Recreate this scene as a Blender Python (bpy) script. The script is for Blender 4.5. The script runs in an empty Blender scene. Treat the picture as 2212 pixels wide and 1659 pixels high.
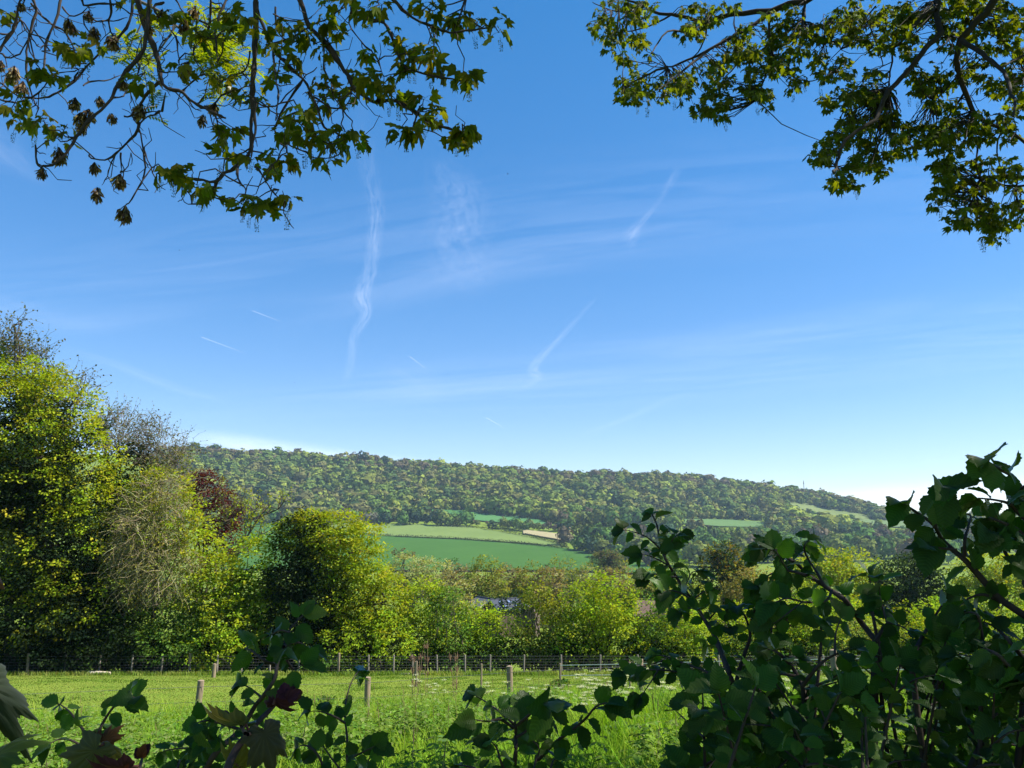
import bpy, math
import numpy as np
from mathutils import Vector, Matrix

rng = np.random.default_rng(11)
S = bpy.context.scene
COL = S.collection

# ------------------------------------------------------------------ camera, sky, sun, exposure
PITCH = math.radians(10.2)
FPX = 1670.0            # focal length in units of a 2212 x 1659 picture
CX, CY = 1106.0, 829.5
cam_d = bpy.data.cameras.new('camera')
cam_d.sensor_width = 36.0
cam_d.lens = 36.0 * FPX / 2212.0
cam_d.clip_start = 0.05
cam_d.clip_end = 200000.0
cam = bpy.data.objects.new('camera', cam_d)
cam.location = (0, 0, 0)
cam.rotation_euler = (math.radians(90) + PITCH, 0, 0)
COL.objects.link(cam)
S.camera = cam

SUN_AZ = math.radians(93)     # clockwise from the view direction (+Y) towards +X
SUN_EL = math.radians(50)
SUN_DIR = np.array([math.sin(SUN_AZ) * math.cos(SUN_EL), math.cos(SUN_AZ) * math.cos(SUN_EL), math.sin(SUN_EL)])

W = bpy.data.worlds.new('World')
S.world = W
W.use_nodes = True
nt = W.node_tree
bg = nt.nodes['Background']
sky = nt.nodes.new('ShaderNodeTexSky')
sky.sky_type = 'NISHITA'
sky.sun_disc = False
sky.sun_elevation = SUN_EL
sky.sun_rotation = SUN_AZ
sky.altitude = 1500
sky.air_density = 1.0
sky.dust_density = 0.05
sky.ozone_density = 3.2
hs = nt.nodes.new('ShaderNodeHueSaturation')
hs.inputs['Hue'].default_value = 0.512
hs.inputs['Saturation'].default_value = 1.36
nt.links.new(sky.outputs[0], hs.inputs['Color'])
gm = nt.nodes.new('ShaderNodeGamma')
gm.inputs['Gamma'].default_value = 0.70
nt.links.new(hs.outputs[0], gm.inputs['Color'])
nt.links.new(gm.outputs[0], bg.inputs['Color'])
bg.inputs['Strength'].default_value = 0.142

sun_d = bpy.data.lights.new('sun', 'SUN')
sun_d.energy = 5.0
sun_d.angle = math.radians(0.5)
sun_d.color = (1.0, 0.94, 0.84)
sun = bpy.data.objects.new('sun', sun_d)
sun.rotation_euler = Vector(SUN_DIR).to_track_quat('Z', 'Y').to_euler()
sun.location = (30, 10, 60)
COL.objects.link(sun)

S.view_settings.view_transform = 'Standard'
S.view_settings.look = 'None'
S.view_settings.exposure = 1.15
S.view_settings.gamma = 1.0
S.view_settings.use_curve_mapping = False
S.render.engine = 'CYCLES'
S.cycles.max_bounces = 6
S.cycles.transparent_max_bounces = 24
S.cycles.volume_bounces = 0

# ------------------------------------------------------------------ small maths
def unit(a):
    a = np.asarray(a, float)
    return a / np.maximum(np.linalg.norm(a, axis=-1, keepdims=True), 1e-9)

def at(u, v, Y):
    """the world point at depth Y seen at (u, v) of the 2212 x 1659 picture"""
    q = (CY - np.asarray(v, float)) / FPX
    Y = np.asarray(Y, float)
    c = Y / (math.cos(PITCH) - q * math.sin(PITCH))
    z = c * (math.sin(PITCH) + q * math.cos(PITCH))
    x = c * (np.asarray(u, float) - CX) / FPX
    return np.stack(np.broadcast_arrays(x, Y, z), -1)

def proj(p):
    p = np.asarray(p, float)
    c = p[..., 1] * math.cos(PITCH) + p[..., 2] * math.sin(PITCH)
    up = -p[..., 1] * math.sin(PITCH) + p[..., 2] * math.cos(PITCH)
    c = np.where(c > 0.01, c, np.nan)
    return CX + FPX * p[..., 0] / c, CY - FPX * up / c

def zv(v, Y):
    q = (CY - v) / FPX
    return Y * (math.sin(PITCH) + q * math.cos(PITCH)) / (math.cos(PITCH) - q * math.sin(PITCH))

def sstep(a, b, t):
    t = np.clip((t - a) / (b - a), 0, 1)
    return t * t * (3 - 2 * t)

_NT = np.random.default_rng(5).random((64, 64))
def vnoise(x, y):
    x = np.asarray(x, float); y = np.asarray(y, float)
    xi = np.floor(x).astype(int); yi = np.floor(y).astype(int)
    fx = x - xi; fy = y - yi
    fx = fx * fx * (3 - 2 * fx); fy = fy * fy * (3 - 2 * fy)
    g = lambda i, j: _NT[i % 64, j % 64]
    return (g(xi, yi) * (1 - fx) + g(xi + 1, yi) * fx) * (1 - fy) + (g(xi, yi + 1) * (1 - fx) + g(xi + 1, yi + 1) * fx) * fy

# ------------------------------------------------------------------ terrain
T_U = np.array([-900, 420, 800, 1100, 1300, 1500, 1700, 1850, 1930, 2300, 3200.])
T_Y = np.array([46, 70, 150, 300, 500, 600, 700, 900, 1000, 1060, 1150, 1270, 1400, 1550, 1750, 2600, 6000.])
_left = [None, None, 1375, 1330, 1277, 1252, 1228, 1172, 1150, 1133]
T_V = {  # rows of the picture that the ground reaches at each distance, 1150 m on
    -900: [1110, 1070, 1010, 962, 975, 1060, 1118],
    420: [1110, 1075, 1025, 981, 990, 1060, 1118],
    800: [1112, 1082, 1040, 1004, 1010, 1070, 1120],
    1100: [1114, 1090, 1058, 1029, 1035, 1080, 1120],
    1300: [1116, 1095, 1062, 1034, 1040, 1085, 1120],
    1500: [1128, 1112, 1074, 1041, 1046, 1090, 1122],
    1700: [1142, 1122, 1094, 1066, 1070, 1100, 1124],
    1850: [1143, 1127, 1113, 1092, 1096, 1115, 1125],
    1930: [1145, 1131, 1126, 1122, 1124, 1126, 1127],
    2300: [1152, 1146, 1141, 1138, 1136, 1132, 1129],
    3200: [1152, 1146, 1141, 1138, 1136, 1132, 1129]}
T_Z = np.zeros((len(T_U), len(T_Y)))
for i, u in enumerate(T_U):
    vs = [zv(1458, 46), zv(1458, 46) - 3.5]
    for k in range(2, 10):
        v = _left[k]
        if k >= 7:
            v += float(np.interp(u, [1250, 1500, 1800], [0, 8, 17]))
        vs.append(zv(v, T_Y[k]))
    for k, v in enumerate(T_V[int(u)]):
        vs.append(zv(v, T_Y[10 + k]))
    T_Z[i] = vs

def height(x, y):
    x = np.asarray(x, float); y = np.asarray(y, float)
    near = -1.6 + (zv(1458, 46) + 1.6) / 46 * y + 0.04 * np.clip(x, -12, 14) * (1 - sstep(24, 40, y)) * sstep(0, 8, y)
    near = near + 0.07 * (vnoise(x * .35 + 9, y * .35) - .5)
    near = np.where(y < 0, -1.6 + 0.02 * y, near)
    Y = np.maximum(y, 46.0)
    u = CX + FPX * x / (Y * math.cos(PITCH))
    ui = np.clip(np.searchsorted(T_U, u) - 1, 0, len(T_U) - 2)
    fu = np.clip((u - T_U[ui]) / (T_U[ui + 1] - T_U[ui]), 0, 1)
    yi = np.clip(np.searchsorted(T_Y, Y) - 1, 0, len(T_Y) - 2)
    fy = np.clip((Y - T_Y[yi]) / (T_Y[yi + 1] - T_Y[yi]), 0, 1)
    far = (T_Z[ui, yi] * (1 - fu) + T_Z[ui + 1, yi] * fu) * (1 - fy) + (T_Z[ui, yi + 1] * (1 - fu) + T_Z[ui + 1, yi + 1] * fu) * fy
    far = far + (vnoise(x / 70 + 3, y / 90) - .5) * 6 * sstep(1000, 1200, y)
    return np.where(y < 46, near, far)

def hit(u, v, y0=520.0, y1=1700.0):
    """where the ray of (u, v) first meets the far ground"""
    Y = np.arange(y0, y1, 2.0)
    P = at(u, v, Y)
    below = P[:, 2] <= height(P[:, 0], Y)
    i = int(np.argmax(below)) if below.any() else len(Y) - 1
    return P[i]

# ------------------------------------------------------------------ mesh building
class MB:
    def __init__(self):
        self.v = []; self.f = []; self.c = []; self.l = []; self.n = 0
    def add(self, v, f, c=(.5, .5, .5), l=None):
        v = np.asarray(v, float).reshape(-1, 3)
        f = np.asarray(f, int)
        self.v.append(v); self.f.append(f + self.n)
        c = np.asarray(c, float)
        self.c.append(np.broadcast_to(c, (len(v), 3)))
        self.l.append(np.zeros((len(v), 3)) if l is None else np.asarray(l, float).reshape(-1, 3))
        self.n += len(v)
    def tube(self, path, r0, r1=None, sides=6, c=(.5, .5, .5), radii=None, cap=True):
        P = np.asarray(path, float)
        n = len(P)
        r = np.linspace(r0, r0 if r1 is None else r1, n) if radii is None else np.asarray(radii, float)
        d = np.gradient(P, axis=0)
        d = unit(d)
        ref = np.array([0.0, 0.0, 1.0]) if abs(d[:, 2]).mean() < 0.8 else np.array([1.0, 0, 0])
        a = unit(np.cross(d, ref)); b = np.cross(d, a)
        t = np.arange(sides) / sides * 2 * math.pi
        ring = P[:, None] + r[:, None, None] * (np.cos(t)[None, :, None] * a[:, None] + np.sin(t)[None, :, None] * b[:, None])
        k = np.arange(sides); k2 = (k + 1) % sides
        f = [np.stack([i * sides + k, i * sides + k2, (i + 1) * sides + k2, (i + 1) * sides + k], 1) for i in range(n - 1)]
        L = np.zeros((n * sides, 3)); L[:, 1] = np.repeat(np.arange(n), sides)
        self.add(ring, np.concatenate(f), c, L)
        if cap and sides >= 3:
            base = self.n
            self.add(np.concatenate([ring[-1], P[-1:] + d[-1:] * r[-1] * .3]), np.stack([k, k2, np.full(sides, sides), np.full(sides, sides)], 1)[:, :3], c)
    def box(self, lo, hi, c=(.5, .5, .5), R=None, o=(0, 0, 0)):
        x0, y0, z0 = lo; x1, y1, z1 = hi
        v = np.array([[x0, y0, z0], [x1, y0, z0], [x1, y1, z0], [x0, y1, z0], [x0, y0, z1], [x1, y0, z1], [x1, y1, z1], [x0, y1, z1]], float)
        if R is not None: v = v @ np.asarray(R).T
        self.add(v + np.asarray(o), [[0, 3, 2, 1], [4, 5, 6, 7], [0, 1, 5, 4], [1, 2, 6, 5], [2, 3, 7, 6], [3, 0, 4, 7]], c)
    def leaves(self, T, pos, axis, nor, size, col):
        tv, tf = T
        pos = np.asarray(pos, float); n = len(pos)
        if n == 0: return
        ax = unit(axis)
        nor = np.asarray(nor, float)
        sd = unit(np.cross(ax, nor)); nn = np.cross(sd, ax)
        size = np.broadcast_to(np.asarray(size, float), (n,))
        V = pos[:, None] + size[:, None, None] * (tv[None, :, 0:1] * sd[:, None] + tv[None, :, 1:2] * ax[:, None] + tv[None, :, 2:3] * nn[:, None])
        k = len(tv)
        F = tf[None] + (np.arange(n) * k)[:, None, None]
        c = np.repeat(np.broadcast_to(col, (n, 3)), k, 0)
        L = np.concatenate([np.tile(tv[:, :2], (n, 1)), np.repeat(rng.random(n), k)[:, None]], 1)
        self.add(V, F.reshape(-1, tf.shape[1]), c, L)
    def build(self, name, mat, parent=None, smooth=True, origin=None):
        me = bpy.data.meshes.new(name)
        v = np.concatenate(self.v)
        if parent is not None:
            o = np.array(parent.matrix_world.translation if parent.parent is None else parent.parent.location)
            if parent.parent is not None: o = np.array(parent.parent['_o'])
            o = np.array(parent['_o']) if '_o' in parent else o
        elif origin is not None: o = np.asarray(origin, float)
        else: o = np.zeros(3)
        v = v - o
        me.vertices.add(len(v)); me.vertices.foreach_set('co', v.astype(np.float32).ravel())
        tot = np.concatenate([np.full(len(f), f.shape[1]) for f in self.f])
        lp = np.concatenate([f.ravel() for f in self.f])
        me.loops.add(len(lp)); me.loops.foreach_set('vertex_index', lp.astype(np.int32))
        me.polygons.add(len(tot))
        st = np.concatenate([[0], np.cumsum(tot)[:-1]])
        me.polygons.foreach_set('loop_start', st.astype(np.int32))
        me.polygons.foreach_set('use_smooth', np.full(len(tot), smooth))
        me.update(calc_edges=True)
        ca = me.color_attributes.new('Col', 'FLOAT_COLOR', 'POINT')
        c4 = np.ones((len(v), 4), np.float32); c4[:, :3] = np.concatenate(self.c)
        ca.data.foreach_set('color', c4.ravel())
        la = me.attributes.new('lf', 'FLOAT_VECTOR', 'POINT')
        la.data.foreach_set('vector', np.concatenate(self.l).astype(np.float32).ravel())
        if mat is not None: me.materials.append(mat)
        ob = bpy.data.objects.new(name, me)
        COL.objects.link(ob)
        if parent is not None: ob.parent = parent
        elif origin is not None: ob.location = Vector(origin)
        ob['_o'] = [float(q) for q in o]
        return ob

def thing(name, label, cat, loc, group=None):
    o = bpy.data.objects.new(name, None)
    COL.objects.link(o)
    o.location = Vector([float(q) for q in loc]); o['_o'] = [float(q) for q in loc]
    o.empty_display_size = 0.2
    return tag(o, label, cat, group)

def tag(o, label, cat, group=None, kind=None):
    o['label'] = label; o['category'] = cat
    if group: o['group'] = group
    if kind: o['kind'] = kind
    return o

# ------------------------------------------------------------------ materials
def new_mat(name):
    m = bpy.data.materials.new(name); m.use_nodes = True
    n = m.node_tree; n.nodes.clear()
    out = n.nodes.new('ShaderNodeOutputMaterial')
    return m, n, out

def attr(n, name):
    a = n.nodes.new('ShaderNodeAttribute'); a.attribute_name = name
    return a

def noise(n, scale, detail=4, rough=.55, vec=None):
    t = n.nodes.new('ShaderNodeTexNoise'); t.inputs['Scale'].default_value = scale
    t.inputs['Detail'].default_value = detail; t.inputs['Roughness'].default_value = rough
    if vec is not None: n.links.new(vec, t.inputs['Vector'])
    return t

def pos_out(n):
    return n.nodes.new('ShaderNodeNewGeometry').outputs['Position']

def leaf_mat(name, trans=.42, gloss=0.0, rough=.45, veins=False, tint=(1.25, 1.15, .35), rnd=False):
    m, n, out = new_mat(name)
    a = attr(n, 'Col'); base = a.outputs['Color']
    if rnd:
        oi = n.nodes.new('ShaderNodeObjectInfo')
        mr = n.nodes.new('ShaderNodeMapRange'); mr.inputs['To Min'].default_value = .7; mr.inputs['To Max'].default_value = 1.3
        n.links.new(oi.outputs['Random'], mr.inputs['Value'])
        mx = n.nodes.new('ShaderNodeVectorMath'); mx.operation = 'SCALE'
        n.links.new(base, mx.inputs[0]); n.links.new(mr.outputs[0], mx.inputs['Scale'])
        base = mx.outputs[0]
    d = n.nodes.new('ShaderNodeBsdfDiffuse'); n.links.new(base, d.inputs['Color'])
    surf = d.outputs[0]
    bump = None
    if veins:
        l = attr(n, 'lf'); sx = n.nodes.new('ShaderNodeSeparateXYZ'); n.links.new(l.outputs['Vector'], sx.inputs[0])
        if veins == 'palm':   # veins running out from the stalk
            yo = n.nodes.new('ShaderNodeMath'); yo.operation = 'SUBTRACT'; yo.inputs[1].default_value = .10; n.links.new(sx.outputs[1], yo.inputs[0])
            an = n.nodes.new('ShaderNodeMath'); an.operation = 'ARCTAN2'; n.links.new(yo.outputs[0], an.inputs[0]); n.links.new(sx.outputs[0], an.inputs[1])
        ab = n.nodes.new('ShaderNodeMath'); ab.operation = 'ABSOLUTE'; n.links.new(sx.outputs[0], ab.inputs[0])
        ml = n.nodes.new('ShaderNodeMath'); ml.operation = 'MULTIPLY'; ml.inputs[1].default_value = -.75; n.links.new(ab.outputs[0], ml.inputs[0])
        ad = n.nodes.new('ShaderNodeMath'); ad.operation = 'ADD'; n.links.new(sx.outputs[1], ad.inputs[0]); n.links.new(ml.outputs[0], ad.inputs[1])
        sc = n.nodes.new('ShaderNodeMath'); sc.operation = 'MULTIPLY'; sc.inputs[1].default_value = 10.5; n.links.new(ad.outputs[0], sc.inputs[0])
        if veins == 'palm':
            sc.inputs[1].default_value = 8 / math.pi; n.links.new(an.outputs[0], sc.inputs[0])
        pp = n.nodes.new('ShaderNodeMath'); pp.operation = 'PINGPONG'; pp.inputs[1].default_value = .5; n.links.new(sc.outputs[0], pp.inputs[0])
        pw = n.nodes.new('ShaderNodeMath'); pw.operation = 'POWER'; pw.inputs[1].default_value = .45; n.links.new(pp.outputs[0], pw.inputs[0])
        bump = n.nodes.new('ShaderNodeBump'); bump.inputs['Strength'].default_value = .4; bump.inputs['Distance'].default_value = .004
        n.links.new(pw.outputs[0], bump.inputs['Height'])
        mx = n.nodes.new('ShaderNodeMapRange'); mx.inputs['To Min'].default_value = 1.28; mx.inputs['To Max'].default_value = .9; mx.inputs['From Max'].default_value = .6
        n.links.new(pw.outputs[0], mx.inputs['Value'])
        vm = n.nodes.new('ShaderNodeVectorMath'); vm.operation = 'SCALE'
        n.links.new(base, vm.inputs[0]); n.links.new(mx.outputs[0], vm.inputs['Scale']); base = vm.outputs[0]
        n.links.new(base, d.inputs['Color']); n.links.new(bump.outputs[0], d.inputs['Normal'])
    if gloss > 0:
        g = n.nodes.new('ShaderNodeBsdfGlossy'); g.inputs['Roughness'].default_value = rough
        fr = n.nodes.new('ShaderNodeFresnel'); fr.inputs['IOR'].default_value = 1.35
        ms = n.nodes.new('ShaderNodeMath'); ms.operation = 'MULTIPLY'; ms.inputs[1].default_value = gloss; n.links.new(fr.outputs[0], ms.inputs[0])
        mg = n.nodes.new('ShaderNodeMixShader'); n.links.new(ms.outputs[0], mg.inputs[0]); n.links.new(surf, mg.inputs[1]); n.links.new(g.outputs[0], mg.inputs[2])
        if bump is not None: n.links.new(bump.outputs[0], g.inputs['Normal'])
        surf = mg.outputs[0]
    t = n.nodes.new('ShaderNodeBsdfTranslucent')
    vm = n.nodes.new('ShaderNodeVectorMath'); vm.operation = 'MULTIPLY'; vm.inputs[1].default_value = tint
    n.links.new(base, vm.inputs[0]); n.links.new(vm.outputs[0], t.inputs['Color'])
    mt = n.nodes.new('ShaderNodeMixShader'); mt.inputs[0].default_value = trans
    n.links.new(surf, mt.inputs[1]); n.links.new(t.outputs[0], mt.inputs[2])
    n.links.new(mt.outputs[0], out.inputs[0])
    return m

def rough_mat(name, col, var=.35, scale=8, rough=.9, bump=.3, use_col=False, bdist=.02, stretch=None):
    m, n, out = new_mat(name)
    p = n.nodes.new('ShaderNodeBsdfPrincipled'); p.inputs['Roughness'].default_value = rough
    p.inputs['Specular IOR Level'].default_value = .25
    tc = n.nodes.new('ShaderNodeTexCoord'); vec = tc.outputs['Object']
    if stretch:
        mp = n.nodes.new('ShaderNodeMapping'); mp.inputs['Scale'].default_value = stretch; n.links.new(vec, mp.inputs['Vector']); vec = mp.outputs[0]
    t = noise(n, scale, 5, .6, vec)
    mr = n.nodes.new('ShaderNodeMapRange'); mr.inputs['From Min'].default_value = .25; mr.inputs['From Max'].default_value = .75
    mr.inputs['To Min'].default_value = 1 - var; mr.inputs['To Max'].default_value = 1 + var
    n.links.new(t.outputs[0], mr.inputs['Value'])
    sc = n.nodes.new('ShaderNodeVectorMath'); sc.operation = 'SCALE'
    if use_col: n.links.new(attr(n, 'Col').outputs['Color'], sc.inputs[0])
    else: sc.inputs[0].default_value = col
    n.links.new(mr.outputs[0], sc.inputs['Scale']); n.links.new(sc.outputs[0], p.inputs['Base Color'])
    b = n.nodes.new('ShaderNodeBump'); b.inputs['Strength'].default_value = bump; b.inputs['Distance'].default_value = bdist
    n.links.new(t.outputs[0], b.inputs['Height']); n.links.new(b.outputs[0], p.inputs['Normal'])
    n.links.new(p.outputs[0], out.inputs[0])
    return m

def ground_mat(name, c1, c2, s1, s2, rows_=False):
    m, n, out = new_mat(name)
    p = n.nodes.new('ShaderNodeBsdfDiffuse')
    pos = pos_out(n)
    a = noise(n, s1, 5, .6, pos); b = noise(n, s2, 6, .7, pos)
    mx = n.nodes.new('ShaderNodeMix'); mx.data_type = 'RGBA'
    mr = n.nodes.new('ShaderNodeMapRange'); mr.inputs['From Min'].default_value = .38; mr.inputs['From Max'].default_value = .62
    ad = n.nodes.new('ShaderNodeMath'); ad.operation = 'MULTIPLY_ADD'; ad.inputs[1].default_value = .5
    n.links.new(b.outputs[0], ad.inputs[0])
    h = n.nodes.new('ShaderNodeMath'); h.operation = 'MULTIPLY'; h.inputs[1].default_value = .5; n.links.new(a.outputs[0], h.inputs[0])
    n.links.new(h.outputs[0], ad.inputs[2]); n.links.new(ad.outputs[0], mr.inputs['Value'])
    mx.inputs['A'].default_value = (*c1, 1); mx.inputs['B'].default_value = (*c2, 1)
    n.links.new(mr.outputs[0], mx.inputs['Factor'])
    if rows_:
        wv = n.nodes.new('ShaderNodeTexWave'); wv.inputs['Scale'].default_value = .055; wv.inputs['Distortion'].default_value = 1.2; wv.inputs['Detail Scale'].default_value = .05
        mp = n.nodes.new('ShaderNodeMapping'); mp.inputs['Rotation'].default_value = (0, 0, 1.1); n.links.new(pos, mp.inputs['Vector']); n.links.new(mp.outputs[0], wv.inputs['Vector'])
        wr = n.nodes.new('ShaderNodeMapRange'); wr.inputs['To Min'].default_value = .86; wr.inputs['To Max'].default_value = 1.1; n.links.new(wv.outputs['Fac'], wr.inputs['Value'])
        vs = n.nodes.new('ShaderNodeVectorMath'); vs.operation = 'SCALE'; n.links.new(mx.outputs['Result'], vs.inputs[0]); n.links.new(wr.outputs[0], vs.inputs['Scale'])
        n.links.new(vs.outputs[0], p.inputs['Color'])
    else: n.links.new(mx.outputs['Result'], p.inputs['Color'])
    n.links.new(p.outputs[0], out.inputs[0])
    return m

M_leaf = leaf_mat('leaf_far', .42, tint=(1.45, 1.3, .3))
M_rand = leaf_mat('leaf_valley', .15, rnd=True)
M_wood_leaf = leaf_mat('leaf_wood', .12)
M_syc = leaf_mat('leaf_sycamore', .55, gloss=.12, rough=.5, tint=(2.3, 1.75, .12))
M_elm = leaf_mat('leaf_elm', .52, gloss=.55, rough=.38, veins=True, tint=(1.0, 1.35, .2))
M_grass = leaf_mat('grass_blade', .4, gloss=.0, rough=.5, tint=(1.1, 1.2, .3))
M_bark = rough_mat('bark', (.055, .045, .036), .5, 14, stretch=(1, 1, .25))
M_twig = rough_mat('twig', (0, 0, 0), .3, 20, use_col=True)
M_wood = rough_mat('post_wood', (.22, .17, .115), .45, 30, stretch=(1, 1, .08), bdist=.01)
M_grey = rough_mat('post_grey_wood', (.23, .2, .165), .45, 30, stretch=(1, 1, .08), bdist=.01)
M_col = rough_mat('plain', (0, 0, 0), .15, 6, use_col=True, bump=.1)
def plain(name, col, rough=.6, metal=0.0):
    m, n, out = new_mat(name)
    p = n.nodes.new('ShaderNodeBsdfPrincipled'); p.inputs['Base Color'].default_value = (*col, 1)
    p.inputs['Roughness'].default_value = rough; p.inputs['Metallic'].default_value = metal
    t = noise(n, 9, 3); b = n.nodes.new('ShaderNodeBump'); b.inputs['Strength'].default_value = .08
    n.links.new(t.outputs[0], b.inputs['Height']); n.links.new(b.outputs[0], p.inputs['Normal'])
    n.links.new(p.outputs[0], out.inputs[0]); return m
M_wire = plain('galvanised_wire', (.15, .15, .15), .6, .4)
M_tape = plain('white_tape', (.72, .69, .6), .7)

# ------------------------------------------------------------------ leaf shapes
def t_quad(w=.36, fold=.12):
    v = np.array([[0, 0, 0], [w, .52, fold], [0, 1, -.05], [-w, .52, fold]])
    return v, np.array([[0, 1, 2], [0, 2, 3]])
def t_palm(droop=.25):
    # five pointed lobes with teeth, fan round a point above the stalk
    pol = [(-90, .08), (-62, .32), (-30, .46), (-10, .64), (2, .50), (14, .47), (30, .70), (40, .68), (48, .86), (58, .60), (68, .54), (78, .70), (83, .78), (90, .98)]
    pts = [(r * math.cos(math.radians(a)), r * math.sin(math.radians(a))) for a, r in pol]
    pts = pts + [(-x, y) for x, y in pts[-2:0:-1]]
    pts = np.array(pts)
    c = np.array([[0, .0]])
    xy = np.concatenate([c, pts]); xy[:, 1] += .12
    r = np.hypot(xy[:, 0], xy[:, 1])
    z = -droop * r ** 2 + .1 * np.abs(xy[:, 0]) * np.cos(3 * np.arctan2(xy[:, 1], xy[:, 0]))
    k = len(pts)
    f = np.array([[0, 1 + i, 1 + (i + 1) % k] for i in range(k)])
    return np.column_stack([xy, z]), f
def t_elm(curl=.25, fold=.18, rows=11, twist=0.0):
    v = []; f = []
    for i in range(rows + 1):
        t = i / rows
        w = .40 * math.sin(math.pi * min(1, t ** .8 * .93 + .035)) ** .8 * (1 - .15 * t) if 0 < t < 1 else 0.0
        if t >= .86: w *= (1 - t) / .14 * .8 + .12 if t < 1 else 0
        tooth = 1 + (.09 if i % 2 else -.05)
        y = t
        z = -curl * t * t
        sag = -.10 * math.sin(i * 2.3) * .3
        tw = twist * t
        for s, fr in ((-1, 1), (-1, .5), (0, 0), (1, .5), (1, 1)):
            x = s * w * fr * (tooth if fr == 1 else 1)
            yy = y - (.035 if fr == 1 and i % 2 == 0 else 0) + .02 * fr
            zz = z + fold * abs(x) * (1.4 if fr < 1 else .9) + (.02 * math.sin(i * 1.9 + s) if fr == 1 else 0)
            v.append((x * math.cos(tw) - 0 * zz, yy, zz + x * math.sin(tw)))
    for i in range(rows):
        for j in range(4):
            a = i * 5 + j
            f.append((a, a + 1, a + 6, a + 5))
    return np.array(v), np.array(f)
T_Q = t_quad(); T_NARROW = t_quad(.2, .06)
def t_palm_var(droop, seed, fold):
    r = np.random.default_rng(seed); v, f = t_palm(droop); v = v.copy()
    v[1:, :2] *= (1 + .16 * r.normal(size=(len(v) - 1, 1)).clip(-1.3, 1.3)); v[:, 0] *= .8 + .3 * r.random()
    v[:, 2] += fold * np.abs(v[:, 0]) + .05 * r.normal(size=len(v)); return v, f
T_PALM = [t_palm_var(.1 + .13 * k, k, .15 * (k % 4)) for k in range(8)]
T_ELM = [t_elm(.12, .25), t_elm(.35, .4), t_elm(.55, .3, twist=.5), t_elm(.3, .15, twist=-.6)]

def jit(col, n, a=.25, hue=.12):
    c = np.asarray(col, float)
    c = np.broadcast_to(c, (n, 3)) if c.ndim == 1 else (c if len(c) == n else c[rng.integers(0, len(c), n)])
    c = c * (1 + a * (rng.random((n, 1)) * 2 - 1))
    return np.clip(c * (1 + hue * (rng.random((n, 3)) * 2 - 1)), 0.002, .95)

def sphere(n):
    return unit(rng.normal(size=(n, 3)))

def blob3(b, Y):
    """a (u, v, ru, rv[, dY, depth factor]) picture ellipse as a world ellipsoid at depth Y"""
    u, v, ru, rv = b[:4]
    Yb = Y + (b[4] if len(b) > 4 else 0)
    c = at(u, v, Yb)
    rx = ru * Yb / FPX; rz = rv * Yb / FPX
    return c, np.array([rx, (rx + rz) / 2 * (b[5] if len(b) > 5 else .9), rz])

def sprays(mb, blobs, per_m2, leaf, cols, spray=.5, m=14, T=T_Q, up=.55, shell=.72, droop=.25, sjit=.35, cjit=.25, gaps=.33):
    """leaf sprays spread through the outer part of ellipsoids [(centre, radii)]"""
    for c, r in blobs:
        per = per_m2 * 1.3
        area = 4 * math.pi * ((r[0] * r[1]) ** 1.6 / 3 + (r[0] * r[2]) ** 1.6 / 3 + (r[1] * r[2]) ** 1.6 / 3) ** (1 / 1.6)
        n = max(3, int(area * per))
        d = sphere(n)
        lump = 1 + .16 * np.sin(d[:, 0] * 7 + c[0]) * np.sin(d[:, 2] * 6 + c[2]) + .1 * np.sin(d[:, 1] * 9)
        rr = (shell + (1.04 - shell) * rng.random(n) ** .6) * lump
        ctr = c + d * r * rr[:, None]
        sc_ = 1 / (.2 * r.mean() + .25)
        nz = vnoise((ctr[:, 0] + .7 * ctr[:, 1]) * sc_ + 7, (ctr[:, 2] * 1.3 - .5 * ctr[:, 1]) * sc_ + 3)
        ctr = c + d * r * (rr * (1 + .3 * (nz - .5)))[:, None]
        kp = nz > gaps
        if kp.sum() > 3: d, ctr, n = d[kp], ctr[kp], int(kp.sum())
        outn = unit(d / r)
        ctr = np.repeat(ctr, m, 0); on = np.repeat(outn, m, 0)
        scol = jit(cols, n, cjit)
        col = np.repeat(scol, m, 0) * (1 + .25 * (rng.random((n * m, 1)) - .5))
        a = sphere(n * m)
        off = a * np.array([1, 1, .5]) * (spray * rng.random((n * m, 1)) ** .5)
        pos = ctr + off
        ax = unit(unit(off) * .7 + on * .5 + a[:, ::-1] * .3 + np.array([0, 0, -droop]))
        no = unit(on * .55 + np.array([0, 0, up]) + sphere(n * m) * .55)
        sz = leaf * (1 + sjit * (rng.random(n * m) * 2 - 1))
        mb.leaves(T, pos, ax, no, sz, col)

def curve(p0, p1, n=5, sag=0.0, wob=.08):
    p0 = np.asarray(p0, float); p1 = np.asarray(p1, float)
    t = np.linspace(0, 1, n)[:, None]
    L = np.linalg.norm(p1 - p0)
    P = p0 + (p1 - p0) * t
    P[:, 2] -= (sag * L * 4 * t * (1 - t))[:, 0]
    w = rng.normal(size=(n, 3)) * wob * L / n ** .5; w[0] = 0; w[-1] = 0
    return P + w

def smooth_path(P, k=3):
    P = np.asarray(P, float); n = len(P)
    if n < 3: return P
    out = []
    for i in range(n - 1):
        p0 = P[max(i - 1, 0)]; p1 = P[i]; p2 = P[i + 1]; p3 = P[min(i + 2, n - 1)]
        for j in range(k):
            t = j / k
            out.append(.5 * ((2 * p1) + (-p0 + p2) * t + (2 * p0 - 5 * p1 + 4 * p2 - p3) * t * t + (-p0 + 3 * p1 - 3 * p2 + p3) * t ** 3))
    out.append(P[-1])
    return np.array(out)

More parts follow.
